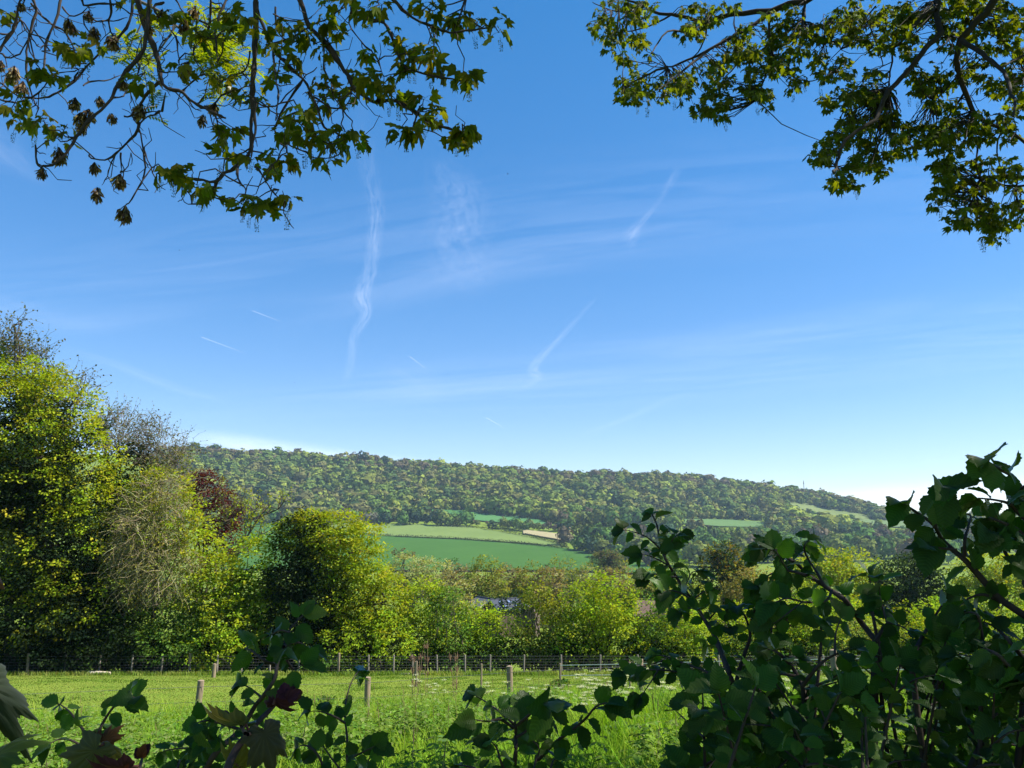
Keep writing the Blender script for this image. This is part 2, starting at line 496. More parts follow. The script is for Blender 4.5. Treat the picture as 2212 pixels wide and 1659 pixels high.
# ================================================================== THE SETTING
def build_ground():
    xs = np.sinh(np.linspace(-6.15, 6.15, 190)) * 11.0
    ys = np.concatenate([np.linspace(-40, 48, 130), 48 + np.sinh(np.linspace(0.02, 4.16, 170)) * 80])
    X, Yg = np.meshgrid(xs, ys)
    Z = height(X, Yg) - 1.6 * sstep(300, 520, Yg)
    nx, ny = len(xs), len(ys)
    i = np.arange(nx * ny).reshape(ny, nx)
    f = np.stack([i[:-1, :-1], i[:-1, 1:], i[1:, 1:], i[1:, :-1]], -1).reshape(-1, 4)
    mb = MB(); mb.add(np.stack([X, Yg, Z], -1), f)
    m = ground_mat('ground_turf', (.10, .17, .022), (.17, .21, .035), .35, 6.0)
    o = mb.build('ground', m)
    o['kind'] = 'structure'
build_ground()

def field(name, lab, pts, c1, c2, rows=8, lines=False):
    """a field draped on the far slope between a lower and an upper edge; pts = (u, v_low, v_up)"""
    mb = MB()
    us = np.linspace(pts[0][0], pts[-1][0], 28)
    lo = np.interp(us, [p[0] for p in pts], [p[1] for p in pts]); up = np.interp(us, [p[0] for p in pts], [p[2] for p in pts])
    G = []
    for u, a, b in zip(us, lo, up):
        A = hit(u, a); B = hit(u, b)
        t = np.linspace(0, 1, rows)[:, None]
        P = A + (B - A) * t
        P[:, 2] = height(P[:, 0], P[:, 1]) + .15
        G.append(P)
    G = np.array(G)
    i = np.arange(len(us) * rows).reshape(len(us), rows)
    f = np.stack([i[:-1, :-1], i[1:, :-1], i[1:, 1:], i[:-1, 1:]], -1).reshape(-1, 4)
    mb.add(G.reshape(-1, 3), f)
    o = mb.build(name, ground_mat(name + '_crop', c1, c2, .02, .15, True))
    o['kind'] = 'structure'; o['label'] = lab
    return o
field('crop_field', 'deep green field of young crop below the hedge', [(480, 1228, 1120), (740, 1232, 1146), (835, 1232, 1159), (1000, 1232, 1166), (1150, 1232, 1177), (1240, 1232, 1186), (1420, 1240, 1222)], (.042, .105, .022), (.052, .122, .026))
field('pasture_field', 'pale yellowish green pasture above the hedge', [(700, 1140, 1128), (745, 1146, 1131), (835, 1157, 1132), (1000, 1164, 1136), (1150, 1174, 1160), (1212, 1182, 1176)], (.12, .175, .05), (.145, .20, .06))
field('pasture_field', 'small bright green pasture under the wood', [(925, 1106, 1099), (960, 1117, 1101), (1050, 1126, 1107), (1150, 1132, 1118), (1180, 1134, 1128)], (.055, .15, .05), (.075, .175, .06))
field('stubble_field', 'pale tan strip of bare field', [(1130, 1152, 1144), (1200, 1164, 1152), (1242, 1172, 1158)], (.26, .23, .13), (.3, .27, .15))
field('crop_field', 'flat blue-green field before the dark foot of the wood', [(1478, 1131, 1121), (1560, 1137, 1122), (1660, 1139, 1128)], (.085, .15, .055), (.10, .17, .06))
field('crop_field', 'blue-green field lying under the chalk grassland', [(1722, 1128, 1116), (1800, 1132, 1119), (1862, 1134, 1127)], (.085, .15, .055), (.10, .17, .06))
field('chalk_grassland', 'open rough grassland high on the far slope', [(1706, 1094, 1084), (1760, 1108, 1089), (1850, 1120, 1108), (1880, 1124, 1115)], (.12, .16, .055), (.15, .185, .07))
field('pasture_field', 'pale pasture at the far end of the ridge', [(1850, 1134, 1122), (1930, 1138, 1124), (1990, 1142, 1130)], (.10, .15, .06), (.12, .17, .07))

NOTREE = [  # picture zones of open fields that no wood stands on (u0, u1, v at the lower edge left / right, upper left / right)
    (480, 1420, 1240, 1240, 1120, 1186), (690, 1212, 1140, 1182, 1126, 1168), (915, 1190, 1106, 1136, 1096, 1124), (1100, 1245, 1150, 1172, 1142, 1154),
    (1470, 1665, 1134, 1141, 1119, 1123), (1715, 1870, 1130, 1136, 1113, 1124), (1700, 1885, 1098, 1124, 1083, 1114), (1845, 1995, 1136, 1143, 1121, 1128)]
def open_land(u, v):
    m = np.zeros(len(u), bool)
    for u0, u1, l0, l1, p0, p1 in NOTREE:
        t = (u - u0) / (u1 - u0)
        m |= (t > 0) & (t < 1) & (v < l0 + (l1 - l0) * t + 11) & (v > p0 + (p1 - p0) * t)
    return m

# tree shapes for the far woods, unit height 1
def far_crown(nq=110, qs=.17, seed=0, wide=.42, conic=0.0, low=.12):
    r = np.random.default_rng(seed)
    mb = []
    d = unit(r.normal(size=(nq, 3)))
    lump = 1 + .22 * np.sin(d[:, 0] * 5 + seed) * np.sin(d[:, 2] * 5 + 2 * seed) + .12 * np.sin(d[:, 1] * 8 + seed)
    rr = (.82 + .2 * r.random(nq)) * lump
    h = (1 - low) / 2
    c = np.array([0, 0, low + h])
    p = d * rr[:, None] * np.array([wide, wide, h])
    if conic: p[:, :2] *= (1 - conic * np.clip((p[:, 2:3] + h) / (2 * h), 0, 1))
    p = p + c
    no = unit(d * np.array([1, 1, .8]) + r.normal(size=(nq, 3)) * .22)
    a = unit(np.cross(no, r.normal(size=(nq, 3)))); b = np.cross(no, a)
    s = qs * (.6 + .8 * r.random(nq))[:, None]
    V = np.stack([p - a * s * .5, p + b * s * .42 + no * .03, p + a * s * .5, p - b * s * .42 + no * .03], 1)
    tone = np.repeat(.85 + .3 * r.random(nq), 4)
    return V.reshape(-1, 3), np.arange(nq * 4).reshape(-1, 4), tone
CROWNS = [far_crown(90, .26, s, w) for s, w in ((1, .42), (2, .5), (3, .36), (4, .46), (5, .55), (6, .4))]
CROWN_TALL = far_crown(70, .2, 8, .13, .5, .02)

WOOD_COL = np.array([[.080, .125, .030], [.060, .10, .030], [.105, .145, .032], [.12, .145, .036], [.11, .12, .042], [.035, .065, .028], [.14, .18, .038], [.07, .11, .035], [.095, .10, .042]])
def build_wood():
    n = 60000
    Y = 1040 + (1640 - 1040) * rng.random(n)
    u = 330 + (2480 - 330) * rng.random(n)
    x = (u - CX) / FPX * Y * math.cos(PITCH)
    z = height(x, Y)
    _, v = proj(np.stack([x, Y, z], -1))
    foot = np.interp(u, [300, 700, 900, 1050, 1240, 1400, 1480, 1660, 1720, 1900, 2500], [1130, 1126, 1124, 1122, 1130, 1136, 1150, 1150, 1150, 1150, 1160])
    keep = (v < foot) & ~open_land(u, v) & (Y < 1630)
    # thin the wood out evenly in real area
    prob = Y / 1640 * .9
    keep &= rng.random(n) < prob
    idx = np.nonzero(keep)[0]
    # poisson-like thinning on an 11 m grid
    cell = {}
    out = []
    for i in idx:
        k = (int(x[i] // 11.5), int(Y[i] // 11.0))
        if k in cell: continue
        cell[k] = 1; out.append(i)
    out = np.array(out)
    mb = MB()
    tone = vnoise(x[out] / 60, Y[out] / 40); kind = rng.integers(0, len(CROWNS), len(out))
    tc = WOOD_COL[np.clip((tone * 11 - 1 + rng.normal(size=len(out)) * 2.2).astype(int), 0, 8)]
    tc = tc * (.88 + .34 * rng.random((len(out), 1))) * np.array([1.36, 1.3, 1.0])
    # brown budding trees along the top of the ridge
    top = Y[out] > 1490
    br = top & (rng.random(len(out)) < .3)
    tc[br] = np.array([.125, .105, .06]) * (.8 + .4 * rng.random((br.sum(), 1)))
    hgt = 9 + 11 * rng.random(len(out)) ** 2 + 7 * (rng.random(len(out)) < .1)
    ang = rng.random(len(out)) * 6.28
    for k, (cv, cf, ct) in enumerate(CROWNS):
        s = np.nonzero(kind == k)[0]
        if not len(s): continue
        ca, sa = np.cos(ang[s])[:, None], np.sin(ang[s])[:, None]
        wd = (hgt[s] * (.85 + .6 * rng.random(len(s))))[:, None]
        vx = (cv[None, :, 0] * ca - cv[None, :, 1] * sa) * wd + x[out[s]][:, None]
        vy = (cv[None, :, 0] * sa + cv[None, :, 1] * ca) * wd + Y[out[s]][:, None]
        vz = cv[None, :, 2] * hgt[s][:, None] + z[out[s]][:, None] - 1.5
        c = tc[s][:, None, :] * ct[None, :, None]
        f = cf[None] + (np.arange(len(s)) * len(cv))[:, None, None]
        mb.add(np.stack([vx, vy, vz], -1).reshape(-1, 3), f.reshape(-1, 4), c.reshape(-1, 3))
    o = mb.build('hillside_wood', M_wood_leaf)
    tag(o, 'dense mixed spring wood covering the whole far ridge', 'wood', kind='stuff')
    print('wood trees', len(out))
build_wood()

# ---- single trees of the valley and of the foot of the hill
def far_tree_mesh(name, seed, col, wide=.45, conic=0, low=.12, nq=190, qs=.19, trunk=True):
    mb = MB()
    v, f, t = far_crown(nq, qs, seed, wide, conic, low)
    c = np.asarray(col)[None] * t[:, None]
    mb.add(v, f, c)
    if trunk: mb.tube([(0, 0, -.05), (.01, 0, .25), (0, .01, .6)], .025, .008, 5, (.07, .055, .045))
    o = mb.build(name, M_rand)
    return o
FAR_KINDS = {
    'green': ('valley_tree', (.075, .145, .03), .5, 0, .03), 'olive': ('valley_tree', (.12, .15, .035), .48, 0, .05),
    'brown': ('valley_tree', (.12, .10, .06), .45, 0, .08), 'dark': ('valley_tree', (.035, .065, .032), .5, 0, .02),
    'bright': ('valley_tree', (.13, .2, .035), .46, 0, .03), 'grey': ('valley_tree', (.14, .14, .10), .55, 0, .02),
    'poplar': ('poplar', (.085, .125, .045), .14, .35, .02)}
FAR_WORD = {'green': 'rounded mid green tree', 'olive': 'olive green broad tree', 'brown': 'brownish budding tree', 'dark': 'dark green dense tree',
            'bright': 'bright spring green tree', 'grey': 'pale grey blossoming tree', 'poplar': 'slim upright poplar'}
_far = {}
def far_tree(kind, u, v, hV, where, group, wmul=1.0, Y=None):
    """hV: height in picture units; v: the row of its foot"""
    if Y is None: P = hit(u, v)
    else:
        P = at(u, v, Y); P[2] = min(P[2], float(height(P[0], Y)) + 1.0)
    H = hV * P[1] / FPX
    name, col, wide, conic, low = FAR_KINDS[kind]
    first = kind not in _far
    if first:
        _far[kind] = [far_tree_mesh(name, s, col, wide, conic, low) for s in (21, 22)]
        o = _far[kind][0]
        spare = _far[kind][1]; COL.objects.unlink(spare)
    else:
        o = _far[kind][int(rng.integers(0, 2))].copy(); COL.objects.link(o)
    o.location = Vector([float(P[0]), float(P[1]), float(P[2]) - .02 * H])
    s = H; w = H * wmul * (.9 + .25 * rng.random())
    o.scale = (w, w, s)
    o.rotation_euler = (0, 0, rng.random() * 6.28)
    tag(o, FAR_WORD[kind] + ' ' + where.replace('trees of ', ''), 'tree', group)
    return o
def scatter_far(us, vs, n, h0, h1, kinds, where, group, dv=3):
    for k in range(n):
        t = (k + .5) / n + (rng.random() - .5) / n
        u = np.interp(t, np.linspace(0, 1, len(us)), us); v = np.interp(t, np.linspace(0, 1, len(vs)), vs) + (rng.random() - .5) * 2 * dv
        far_tree(kinds[int(rng.integers(0, len(kinds)))], u, v, h0 + (h1 - h0) * rng.random(), where, group)
MIX = ['green', 'olive', 'green', 'bright', 'dark', 'brown', 'olive']
# foot of the hill, left to right
scatter_far([560, 700, 830, 940, 1010], [1130, 1131, 1131, 1133, 1136], 22, 18, 34, MIX, 'in the line above the pale pasture', 'trees above the pale pasture')
far_tree('grey', 795, 1133, 26, 'standing out in the line above the pale pasture', 'trees above the pale pasture', 1.3)
scatter_far([950, 1060, 1150], [1126, 1136, 1141], 12, 7, 13, MIX, 'on the edge of the small bright pasture', 'trees round the small pasture', 4)
far_tree('dark', 1063, 1144, 17, 'standing alone under the small bright pasture', 'trees round the small pasture', 1.2)
scatter_far([1080, 1150, 1230], [1140, 1143, 1148], 16, 12, 24, MIX, 'beside the tan strip of bare field', 'trees beside the bare strip', 3)
far_tree('brown', 1220, 1178, 40, 'with a bare stem at the corner of the crop field', 'trees beside the bare strip', .9)
scatter_far([1200, 1290, 1380, 1460], [1130, 1128, 1132, 1140], 26, 22, 36, MIX + ['dark', 'brown'], 'at the foot of the wooded ridge', 'trees at the foot of the ridge', 8)
scatter_far([1250, 1330, 1400, 1460], [1172, 1176, 1174, 1168], 22, 28, 42, MIX, 'in the copse at the end of the crop field', 'trees of the copse by the crop field', 8)
scatter_far([1245, 1300, 1370], [1186, 1200, 1216], 12, 26, 40, ['green', 'dark', 'olive', 'bright'], 'along the right end of the crop field', 'trees along the crop field end', 3)
scatter_far([1480, 1580, 1680, 1760, 1860, 1960], [1170, 1166, 1164, 1160, 1160, 1160], 40, 15, 27, MIX, 'in the wood belt below the flat fields', 'trees of the valley wood', 9)
scatter_far([1440, 1560, 1700, 1830, 1980], [1196, 1196, 1190, 1186, 1184], 40, 26, 44, MIX + ['green'], 'in the valley wood behind the tall hazels', 'trees of the valley wood nearer row', 12)
scatter_far([1370, 1480, 1600, 1760, 1950, 2050], [1214, 1214, 1216, 1212, 1208, 1206], 38, 34, 52, MIX + ['green', 'bright'], 'in the lowest row of the valley wood', 'trees of the valley wood lowest row', 10)
scatter_far([1475, 1570, 1700], [1146, 1149, 1147], 22, 8, 12, MIX, 'along the lower edge of the flat blue-green field', 'trees along the flat field', 2)
scatter_far([1960, 2060, 2160, 2240], [1180, 1180, 1184, 1188], 14, 26, 40, MIX, 'in the valley wood at its far end', 'trees of the valley wood far end', 12)
for u, v, h in ((1536, 1178, 40), (1545, 1178, 34), (1582, 1172, 24), (1668, 1162, 16)):
    far_tree('poplar', u, v, h, 'rising from the valley wood', 'poplars of the valley wood')
scatter_far([1710, 1740, 1770, 1830, 1905], [1100, 1110, 1112, 1120, 1124], 9, 7, 13, ['dark', 'green', 'olive'], 'dotted on the high grassland', 'trees on the chalk grassland', 2)
# trees standing up on the skyline
for u, h, k, w in ((765, 14, 'olive', 1.2), (783, 22, 'dark', 1.0), (812, 9, 'brown', .7), (831, 15, 'dark', 1.1), (866, 13, 'dark', .9), (888, 9, 'brown', .6), (1285, 17, 'brown', 1.3), (1320, 15, 'brown', 1.2), (1800, 12, 'dark', 1.2), (1830, 10, 'dark', 1.3), (1400, 10, 'brown', 1.2), (500, 12, 'brown', 1.3), (560, 12, 'brown', 1.2), (1050, 9, 'brown', 1.3)):
    P = at(u, 1000, 1530); P[2] = height(P[0], 1530) + 8
    o = far_tree(k, u, float(proj(P)[1]), h, 'standing clear on the skyline of the ridge', 'trees on the skyline', w, Y=1530)
    o.location.z = float(height(P[0], 1530) + 7)

def hedgerow(label, pts, h=2.6, w=2.4, col=((.035, .05, .022), (.05, .07, .025)), group=None, step=1.2, leaf=1.1):
    mb = MB()
    P = np.array([hit(u, v) for u, v in pts])
    L = np.linalg.norm(np.diff(P, axis=0), axis=1).sum(); n = int(L / step)
    t = np.linspace(0, 1, n); tt = np.linspace(0, 1, len(P))
    Q = np.column_stack([np.interp(t, tt, P[:, k]) for k in range(3)])
    Q[:, 2] = height(Q[:, 0], Q[:, 1])
    k = 9
    hh = h * (.75 + .5 * vnoise(Q[:, 0] / 6, Q[:, 1] / 6))
    pos = np.repeat(Q, k, 0) + np.column_stack([rng.normal(size=n * k) * w * .3, rng.normal(size=n * k) * w * .3, rng.random(n * k) * np.repeat(hh, k)])
    mb.leaves(T_Q, pos, sphere(n * k), unit(sphere(n * k) + [0, -.3, .5]), leaf * (.7 + .6 * rng.random(n * k)), jit(col, n * k, .3))
    c = P[len(P) // 2]
    o = mb.build('field_hedge', M_leaf, origin=c)
    tag(o, label, 'hedge', group)
hedgerow('short dark hedge left of the gateway gap between the two fields', [(740, 1154), (800, 1157), (845, 1159)])
hedgerow('long dark clipped hedge between the pale pasture and the deep green crop', [(856, 1160), (980, 1165), (1100, 1173), (1228, 1187)], 3.2)
hedgerow('dark hedge running down from the tan strip to the crop corner', [(1080, 1149), (1150, 1162), (1200, 1174), (1225, 1184)], 4)
hedgerow('low hedge along the top edge of the pale pasture', [(950, 1137), (1040, 1141), (1110, 1147)], 2.2)
hedgerow('dark hedge at the top of the small bright pasture', [(930, 1099), (1040, 1106), (1180, 1124)], 5)

# ---- a white house in the wood, a pole, a mast
def small_house():
    P = hit(783, 1122); Z = float(height(P[0], P[1] + 60)); P = P + np.array([0, 60, 0]); P = at(783, 1096, P[1]); P[2] = height(P[0], P[1]) + 6
    t = thing('white_house', 'tiny white house half hidden in the hillside wood', 'house', P)
    mb = MB(); mb.box((-3, -3, -6), (3, 3, 6.5), (.8, .78, .74), o=P); mb.box((3.0, -2.5, -6), (7, 2.5, 4), (.8, .78, .74), o=P); mb.build('wall', M_col, t, False)
    mb = MB(); v = np.array([(-3.4, -3.4, 6.5), (3.4, -3.4, 6.5), (3.4, 3.4, 6.5), (-3.4, 3.4, 6.5), (0, -3.4, 9), (0, 3.4, 9)]) + P
    mb.add(v, [[0, 1, 4], [2, 3, 5]], (.2, .16, .14)); mb.add(v, [[1, 2, 5, 4], [3, 0, 4, 5]], (.2, .16, .14)); mb.build('roof', M_col, t, False)
    for x, z in ((-1.4, 3.5), (1.4, 3.5), (-1.4, 0), (1.4, 0)):
        mb = MB(); mb.box((x - .5, -3.06, z - .7), (x + .5, -3.0, z + .7), (.05, .05, .06), o=P); mb.build('window', M_col, t, False)
small_house()
P = hit(1087, 1134)
t = thing('utility_pole', 'thin wooden utility pole beside the small bright pasture', 'pole', P)
mb = MB(); mb.tube([P + [0, 0, -.5], P + [0, 0, 14]], .55, .4, 6, (.09, .075, .06)); mb.build('post', M_col, t)
mb = MB(); mb.box((-1.2, -.15, 13.0), (1.2, .15, 13.4), (.09, .075, .06), o=P); mb.build('crossarm', M_col, t)
P = at(1737, 1060, 1540); P[2] = float(height(P[0], 1540))
t = thing('radio_mast', 'slender radio mast standing on the wooded ridge', 'mast', P)
mb = MB()
for a in range(3):
    q = np.array([math.cos(a * 2.1), math.sin(a * 2.1), 0]); mb.tube([P + q * 1.2, P + q * .4 + [0, 0, 36]], .28, .2, 4, (.25, .26, .28))
for k in range(9): mb.box((-1 + k * .07, -.1, 4 * k), (1 - k * .07, .1, 4 * k + .3), (.25, .26, .28), o=P)
mb.build('lattice', M_col, t)
mb = MB(); mb.box((-.9, -.5, 29), (.9, .5, 33), (.3, .3, .32), o=P); mb.build('antenna', M_col, t)

# ---- houses beyond the hedge
def roof_house(name, label, u, v, Y, w, d, ht, rot, pitch, colr, colw, lights=(), panels=()):
    P = at(u, v, Y)          # the middle of the ridge
    t = thing(name, label, 'house', (P[0], P[1], float(height(P[0], Y))))
    R = np.array([[math.cos(rot), -math.sin(rot), 0], [math.sin(rot), math.cos(rot), 0], [0, 0, 1]])
    e = w / 2 * math.tan(pitch)
    L = lambda pts: np.asarray(pts, float) @ R.T + P
    h = P[2] - float(height(P[0], Y))
    mb = MB()  # walls with gables
    hw, hd = w / 2 - .4, d / 2 - .4
    zt = -e + .05
    v8 = L([(-hw, -hd, -h - 1), (hw, -hd, -h - 1), (hw, hd, -h - 1), (-hw, hd, -h - 1), (-hw, -hd, zt), (hw, -hd, zt), (hw, hd, zt), (-hw, hd, zt), (0, -hd, -.15), (0, hd, -.15)])
    mb.add(v8, [[0, 1, 5, 4], [1, 2, 6, 5], [2, 3, 7, 6], [3, 0, 4, 7]], colw); mb.add(v8, [[4, 5, 8], [6, 7, 9]], colw)
    mb.build('wall', M_col, t, False)
    mb = MB(); th = .18
    for s in (-1, 1):
        a = np.array([(0, -d / 2, 0), (0, d / 2, 0), (s * w / 2, d / 2, -e), (s * w / 2, -d / 2, -e)])
        b = a - np.array([0, 0, th])
        vv = L(np.concatenate([a, b]))
        f = [[0, 1, 2, 3], [7, 6, 5, 4], [0, 3, 7, 4], [3, 2, 6, 7], [2, 1, 5, 6]]
        mb.add(vv, f if s < 0 else [q[::-1] for q in f], colr)
    rf = mb.build('roof', M_col, t, False)
    def slab(s, y, k, sw, sl, col, name, up=.1):
        mb = MB(); c = math.cos(pitch); sn = math.sin(pitch)
        pts = []
        for dz in (up, up + .12):
            for (a, b) in ((-sw / 2, -sl / 2), (sw / 2, -sl / 2), (sw / 2, sl / 2), (-sw / 2, sl / 2)):
                r = k * w / 2 / c + b
                pts.append((s * (r * c + dz * sn), y + a, -r * sn + dz * c))
        f = [[0, 3, 2, 1], [4, 5, 6, 7], [0, 1, 5, 4], [1, 2, 6, 5], [2, 3, 7, 6], [3, 0, 4, 7]]
        mb.add(L(pts), f, col); mb.build(name, M_glass, rf, False)
    for s, y, k, sw, sl in lights: slab(s, y, k, sw, sl, (.3, .36, .5), 'skylight')
    for s, y, k, sw, sl in panels: slab(s, y, k, sw, sl, (.03, .04, .08), 'solar_panel')
    mb = MB(); mb.tube([L([(0, -d / 2, .05)])[0], L([(0, d / 2, .05)])[0]], .12, .12, 6, tuple(np.array(colr) * .8)); mb.build('ridge_cap', M_col, rf)
    for s in (-1, 1):
        mb = MB(); mb.add(L([(s * .02, -d / 2 - .04, .02), (s * w / 2, -d / 2 - .04, -e + .02), (s * w / 2, -d / 2 - .04, -e - .28), (s * .02, -d / 2 - .04, -.28)]), [[0, 1, 2, 3]], (.6, .56, .48)); mb.build('bargeboard', M_col, t, False)
    return t
M_glass = plain('skylight_glass', (.18, .24, .38), .12)
roof_house('slate_house', 'blue-grey slate roof with skylights showing over the hedge', 1092, 1293, 150, 7.4, 6.4, 0, math.radians(-62), math.radians(24), (.05, .058, .078), (.10, .07, .055),
           lights=((1, -1.7, .35, .55, .7), (1, .1, .35, .55, .7), (1, -1.5, .72, .55, .7), (1, 1.0, .72, .55, .7), (-1, 0, .5, .6, .8)))
roof_house('slate_house', 'grey hipped roof with dark solar panels beside the skylight roof', 1046, 1291, 156, 6.5, 6, 0, math.radians(30), math.radians(27), (.07, .08, .095), (.11, .09, .07), panels=((1, 0, .5, 3.4, 2.2),))
roof_house('tiled_house', 'low brown tiled roof to the right of the skylight roof', 1140, 1307, 150, 4.6, 4.6, 0, math.radians(75), math.radians(20), (.2, .145, .115), (.10, .075, .06), lights=((-1, 0, .5, .8, 1.0),))
roof_house('tiled_house', 'brown tiled roof end peeping out behind the tall hazel stem', 1420, 1296, 118, 7, 6, 0, math.radians(70), math.radians(30), (.13, .085, .065), (.09, .06, .05))
# ================================================================== TREES ALONG THE PADDOCK AND BEHIND IT
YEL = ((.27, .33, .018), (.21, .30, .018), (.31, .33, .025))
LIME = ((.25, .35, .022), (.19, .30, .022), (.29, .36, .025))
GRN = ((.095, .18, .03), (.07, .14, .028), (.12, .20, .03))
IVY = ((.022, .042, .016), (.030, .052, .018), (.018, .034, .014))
OLV = ((.19, .23, .04), (.15, .19, .035), (.22, .23, .045))
RED = ((.085, .022, .028), (.11, .03, .032), (.07, .02, .024))
GREY = ((.30, .33, .13), (.26, .30, .11), (.31, .33, .15))
TAN = ((.24, .20, .10), (.20, .18, .08), (.19, .16, .10))
GOLD = ((.24, .20, .025), (.20, .165, .025), (.10, .10, .025))
DARK = ((.028, .055, .022), (.035, .065, .022), (.022, .042, .02))

def base_at(u, Y):
    x = (u - CX) / FPX * Y * math.cos(PITCH)
    return np.array([x, Y, float(height(x, Y))])

def trunk_to(mb, base, blobs, r, c=(.07, .058, .045), limbs=True):
    top = max(blobs, key=lambda b: b[0][2])[0]
    mb.tube(smooth_path([base - [0, 0, .3], base * .6 + top * .4 + rng.normal(size=3) * .2, top]), r, r * .08, 8, c)
    if limbs:
        for cc, rr in blobs:
            s = base + (top - base) * (.25 + .3 * rng.random())
            mb.tube(curve(s, cc, 6, -.05), r * .5, r * .12, 6, c)
            for k in range(4):
                mb.tube(curve(cc + (s - cc) * .3 * rng.random(), cc + sphere(1)[0] * rr * .85, 5, -.04), r * .18, .012, 4, c)

def tree(name, label, Y, u0, layers, group=None, r=.16, tw=0, cat='tree', bark=(.07, .058, .045), stems=1):
    """layers: (part name, blobs, sprays per m2, leaf, colours, spray, leaves per spray)"""
    b = base_at(u0, Y)
    t = thing(name, label, cat, b, group)
    allb = [blob3(q, Y) for L in layers for q in L[1]]
    mb = MB()
    if stems == 1: trunk_to(mb, b, allb, r, bark)
    else:
        for k in range(stems):
            cc, rr = allb[k % len(allb)]
            s = b + np.array([rng.normal() * .8, rng.normal() * .4, 0]); s[2] = height(s[0], s[1]) - .1
            mb.tube(curve(s, cc + sphere(1)[0] * rr * .8, 6, -.02, .05), r * .5, .015, 5, bark)
    mb.build('trunk' if stems == 1 else 'stems', M_twig, t)
    for L in layers:
        mb = MB()
        kw = L[7] if len(L) > 7 else {}
        sprays(mb, [blob3(q, Y) for q in L[1]], L[2], L[3], L[4], L[5], L[6], **kw)
        mb.build(L[0], M_leaf, t)
    return t

def twig_mass(blobs, n, ln, r, cols, down=.0, outw=.8, seg=5, rise=0.0, tips=None, shell=.2, leafcol=None, leaf=.1, sides=3):
    """bare twigs filling ellipsoids; returns (twig mesh, leaf mesh)"""
    mb = MB(); lm = MB()
    vol = np.array([r3[0] * r3[1] * r3[2] for _, r3 in blobs]); cnt = (vol / vol.sum() * n).astype(int) + 1
    for (c, r3), k in zip(blobs, cnt):
        d = sphere(k); d[:, 1] -= .35; d = unit(d)
        rr = shell + (1 - shell) * rng.random(k) ** .5
        p0 = c + d * r3 * rr[:, None] * .75
        for i in range(k):
            v = unit(d[i] * outw + rng.normal(size=3) * .55 + np.array([0, 0, rise]))
            L = ln * (.5 + rng.random())
            P = [p0[i]]
            for s in range(seg):
                v = unit(v + rng.normal(size=3) * .32 + np.array([0, 0, -down]))
                P.append(P[-1] + v * L / seg)
            P = np.array(P)
            mb.tube(P, r * (.8 + .7 * rng.random()), r * .3, sides, jit(cols, 1, .3)[0], cap=False)
            if leafcol is not None:
                q = P[2:]; m = len(q)
                lm.leaves(T_Q, q, sphere(m), unit(sphere(m) + [0, 0, .8]), leaf * (.7 + .6 * rng.random(m)), jit(leafcol, m, .3))
    return mb, lm

# -- the tall tree at the left edge of the picture: ivy inside, fresh leaves outside, twiggy top
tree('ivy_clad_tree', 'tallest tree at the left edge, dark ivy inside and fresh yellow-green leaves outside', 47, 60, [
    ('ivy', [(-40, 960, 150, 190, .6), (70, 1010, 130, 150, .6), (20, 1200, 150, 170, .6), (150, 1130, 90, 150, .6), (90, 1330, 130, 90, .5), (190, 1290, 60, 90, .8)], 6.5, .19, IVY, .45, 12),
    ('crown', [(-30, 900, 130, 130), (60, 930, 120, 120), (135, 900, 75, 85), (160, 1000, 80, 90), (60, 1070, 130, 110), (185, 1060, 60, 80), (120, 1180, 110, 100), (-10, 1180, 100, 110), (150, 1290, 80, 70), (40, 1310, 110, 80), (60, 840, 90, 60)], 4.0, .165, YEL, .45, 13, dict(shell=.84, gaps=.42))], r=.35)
b = base_at(110, 50.5)
t = thing('budding_tree', 'tall tree with bare upright twigs and small olive buds against the sky', 'tree', b, None)
bl = [blob3(q, 50.5) for q in [(10, 770, 70, 80), (70, 800, 60, 70), (110, 860, 70, 60), (160, 850, 45, 50), (30, 700, 25, 25), (185, 830, 18, 30)]]
mb = MB(); trunk_to(mb, b, bl, .3); mb.build('trunk', M_twig, t)
mb, lm = twig_mass(bl, 620, 1.5, .017, ((.12, .10, .07), (.09, .08, .05)), outw=.5, rise=.75, leafcol=((.12, .125, .035), (.09, .095, .03)), leaf=.17, shell=.1)
mb.build('twigs', M_twig, t); lm.build('buds', M_leaf, t)
# -- second tree: bare grey twig top, ivied stem
b = base_at(300, 52)
t = thing('bare_topped_tree', 'tree with a bare grey-brown twiggy top and an ivy covered stem', 'tree', b)
bl = [blob3(q, 52) for q in [(255, 940, 70, 70), (330, 960, 70, 60), (385, 990, 40, 50), (225, 920, 40, 50), (350, 1020, 70, 50)]]
mb = MB(); trunk_to(mb, b, bl, .28); mb.build('trunk', M_twig, t)
mb, lm = twig_mass(bl, 800, 1.55, .016, ((.17, .145, .12), (.13, .11, .085), (.2, .17, .13)), outw=.5, rise=.6, leafcol=((.14, .145, .035), (.10, .11, .03)), leaf=.12, shell=.1)
mb.build('twigs', M_twig, t); lm.build('buds', M_leaf, t)
mb = MB(); sprays(mb, [blob3(q, 52) for q in [(280, 1070, 55, 110), (250, 1180, 60, 130), (230, 1320, 80, 90), (330, 1340, 90, 80)]], 7, .18, IVY, .4, 12); mb.build('ivy', M_leaf, t)
mb = MB(); sprays(mb, [blob3(q, 52) for q in [(340, 1010, 70, 50), (255, 1000, 60, 60), (385, 1015, 35, 40), (240, 950, 40, 50)]], 1.2, .15, OLV, .4, 10); mb.build('crown', M_leaf, t)
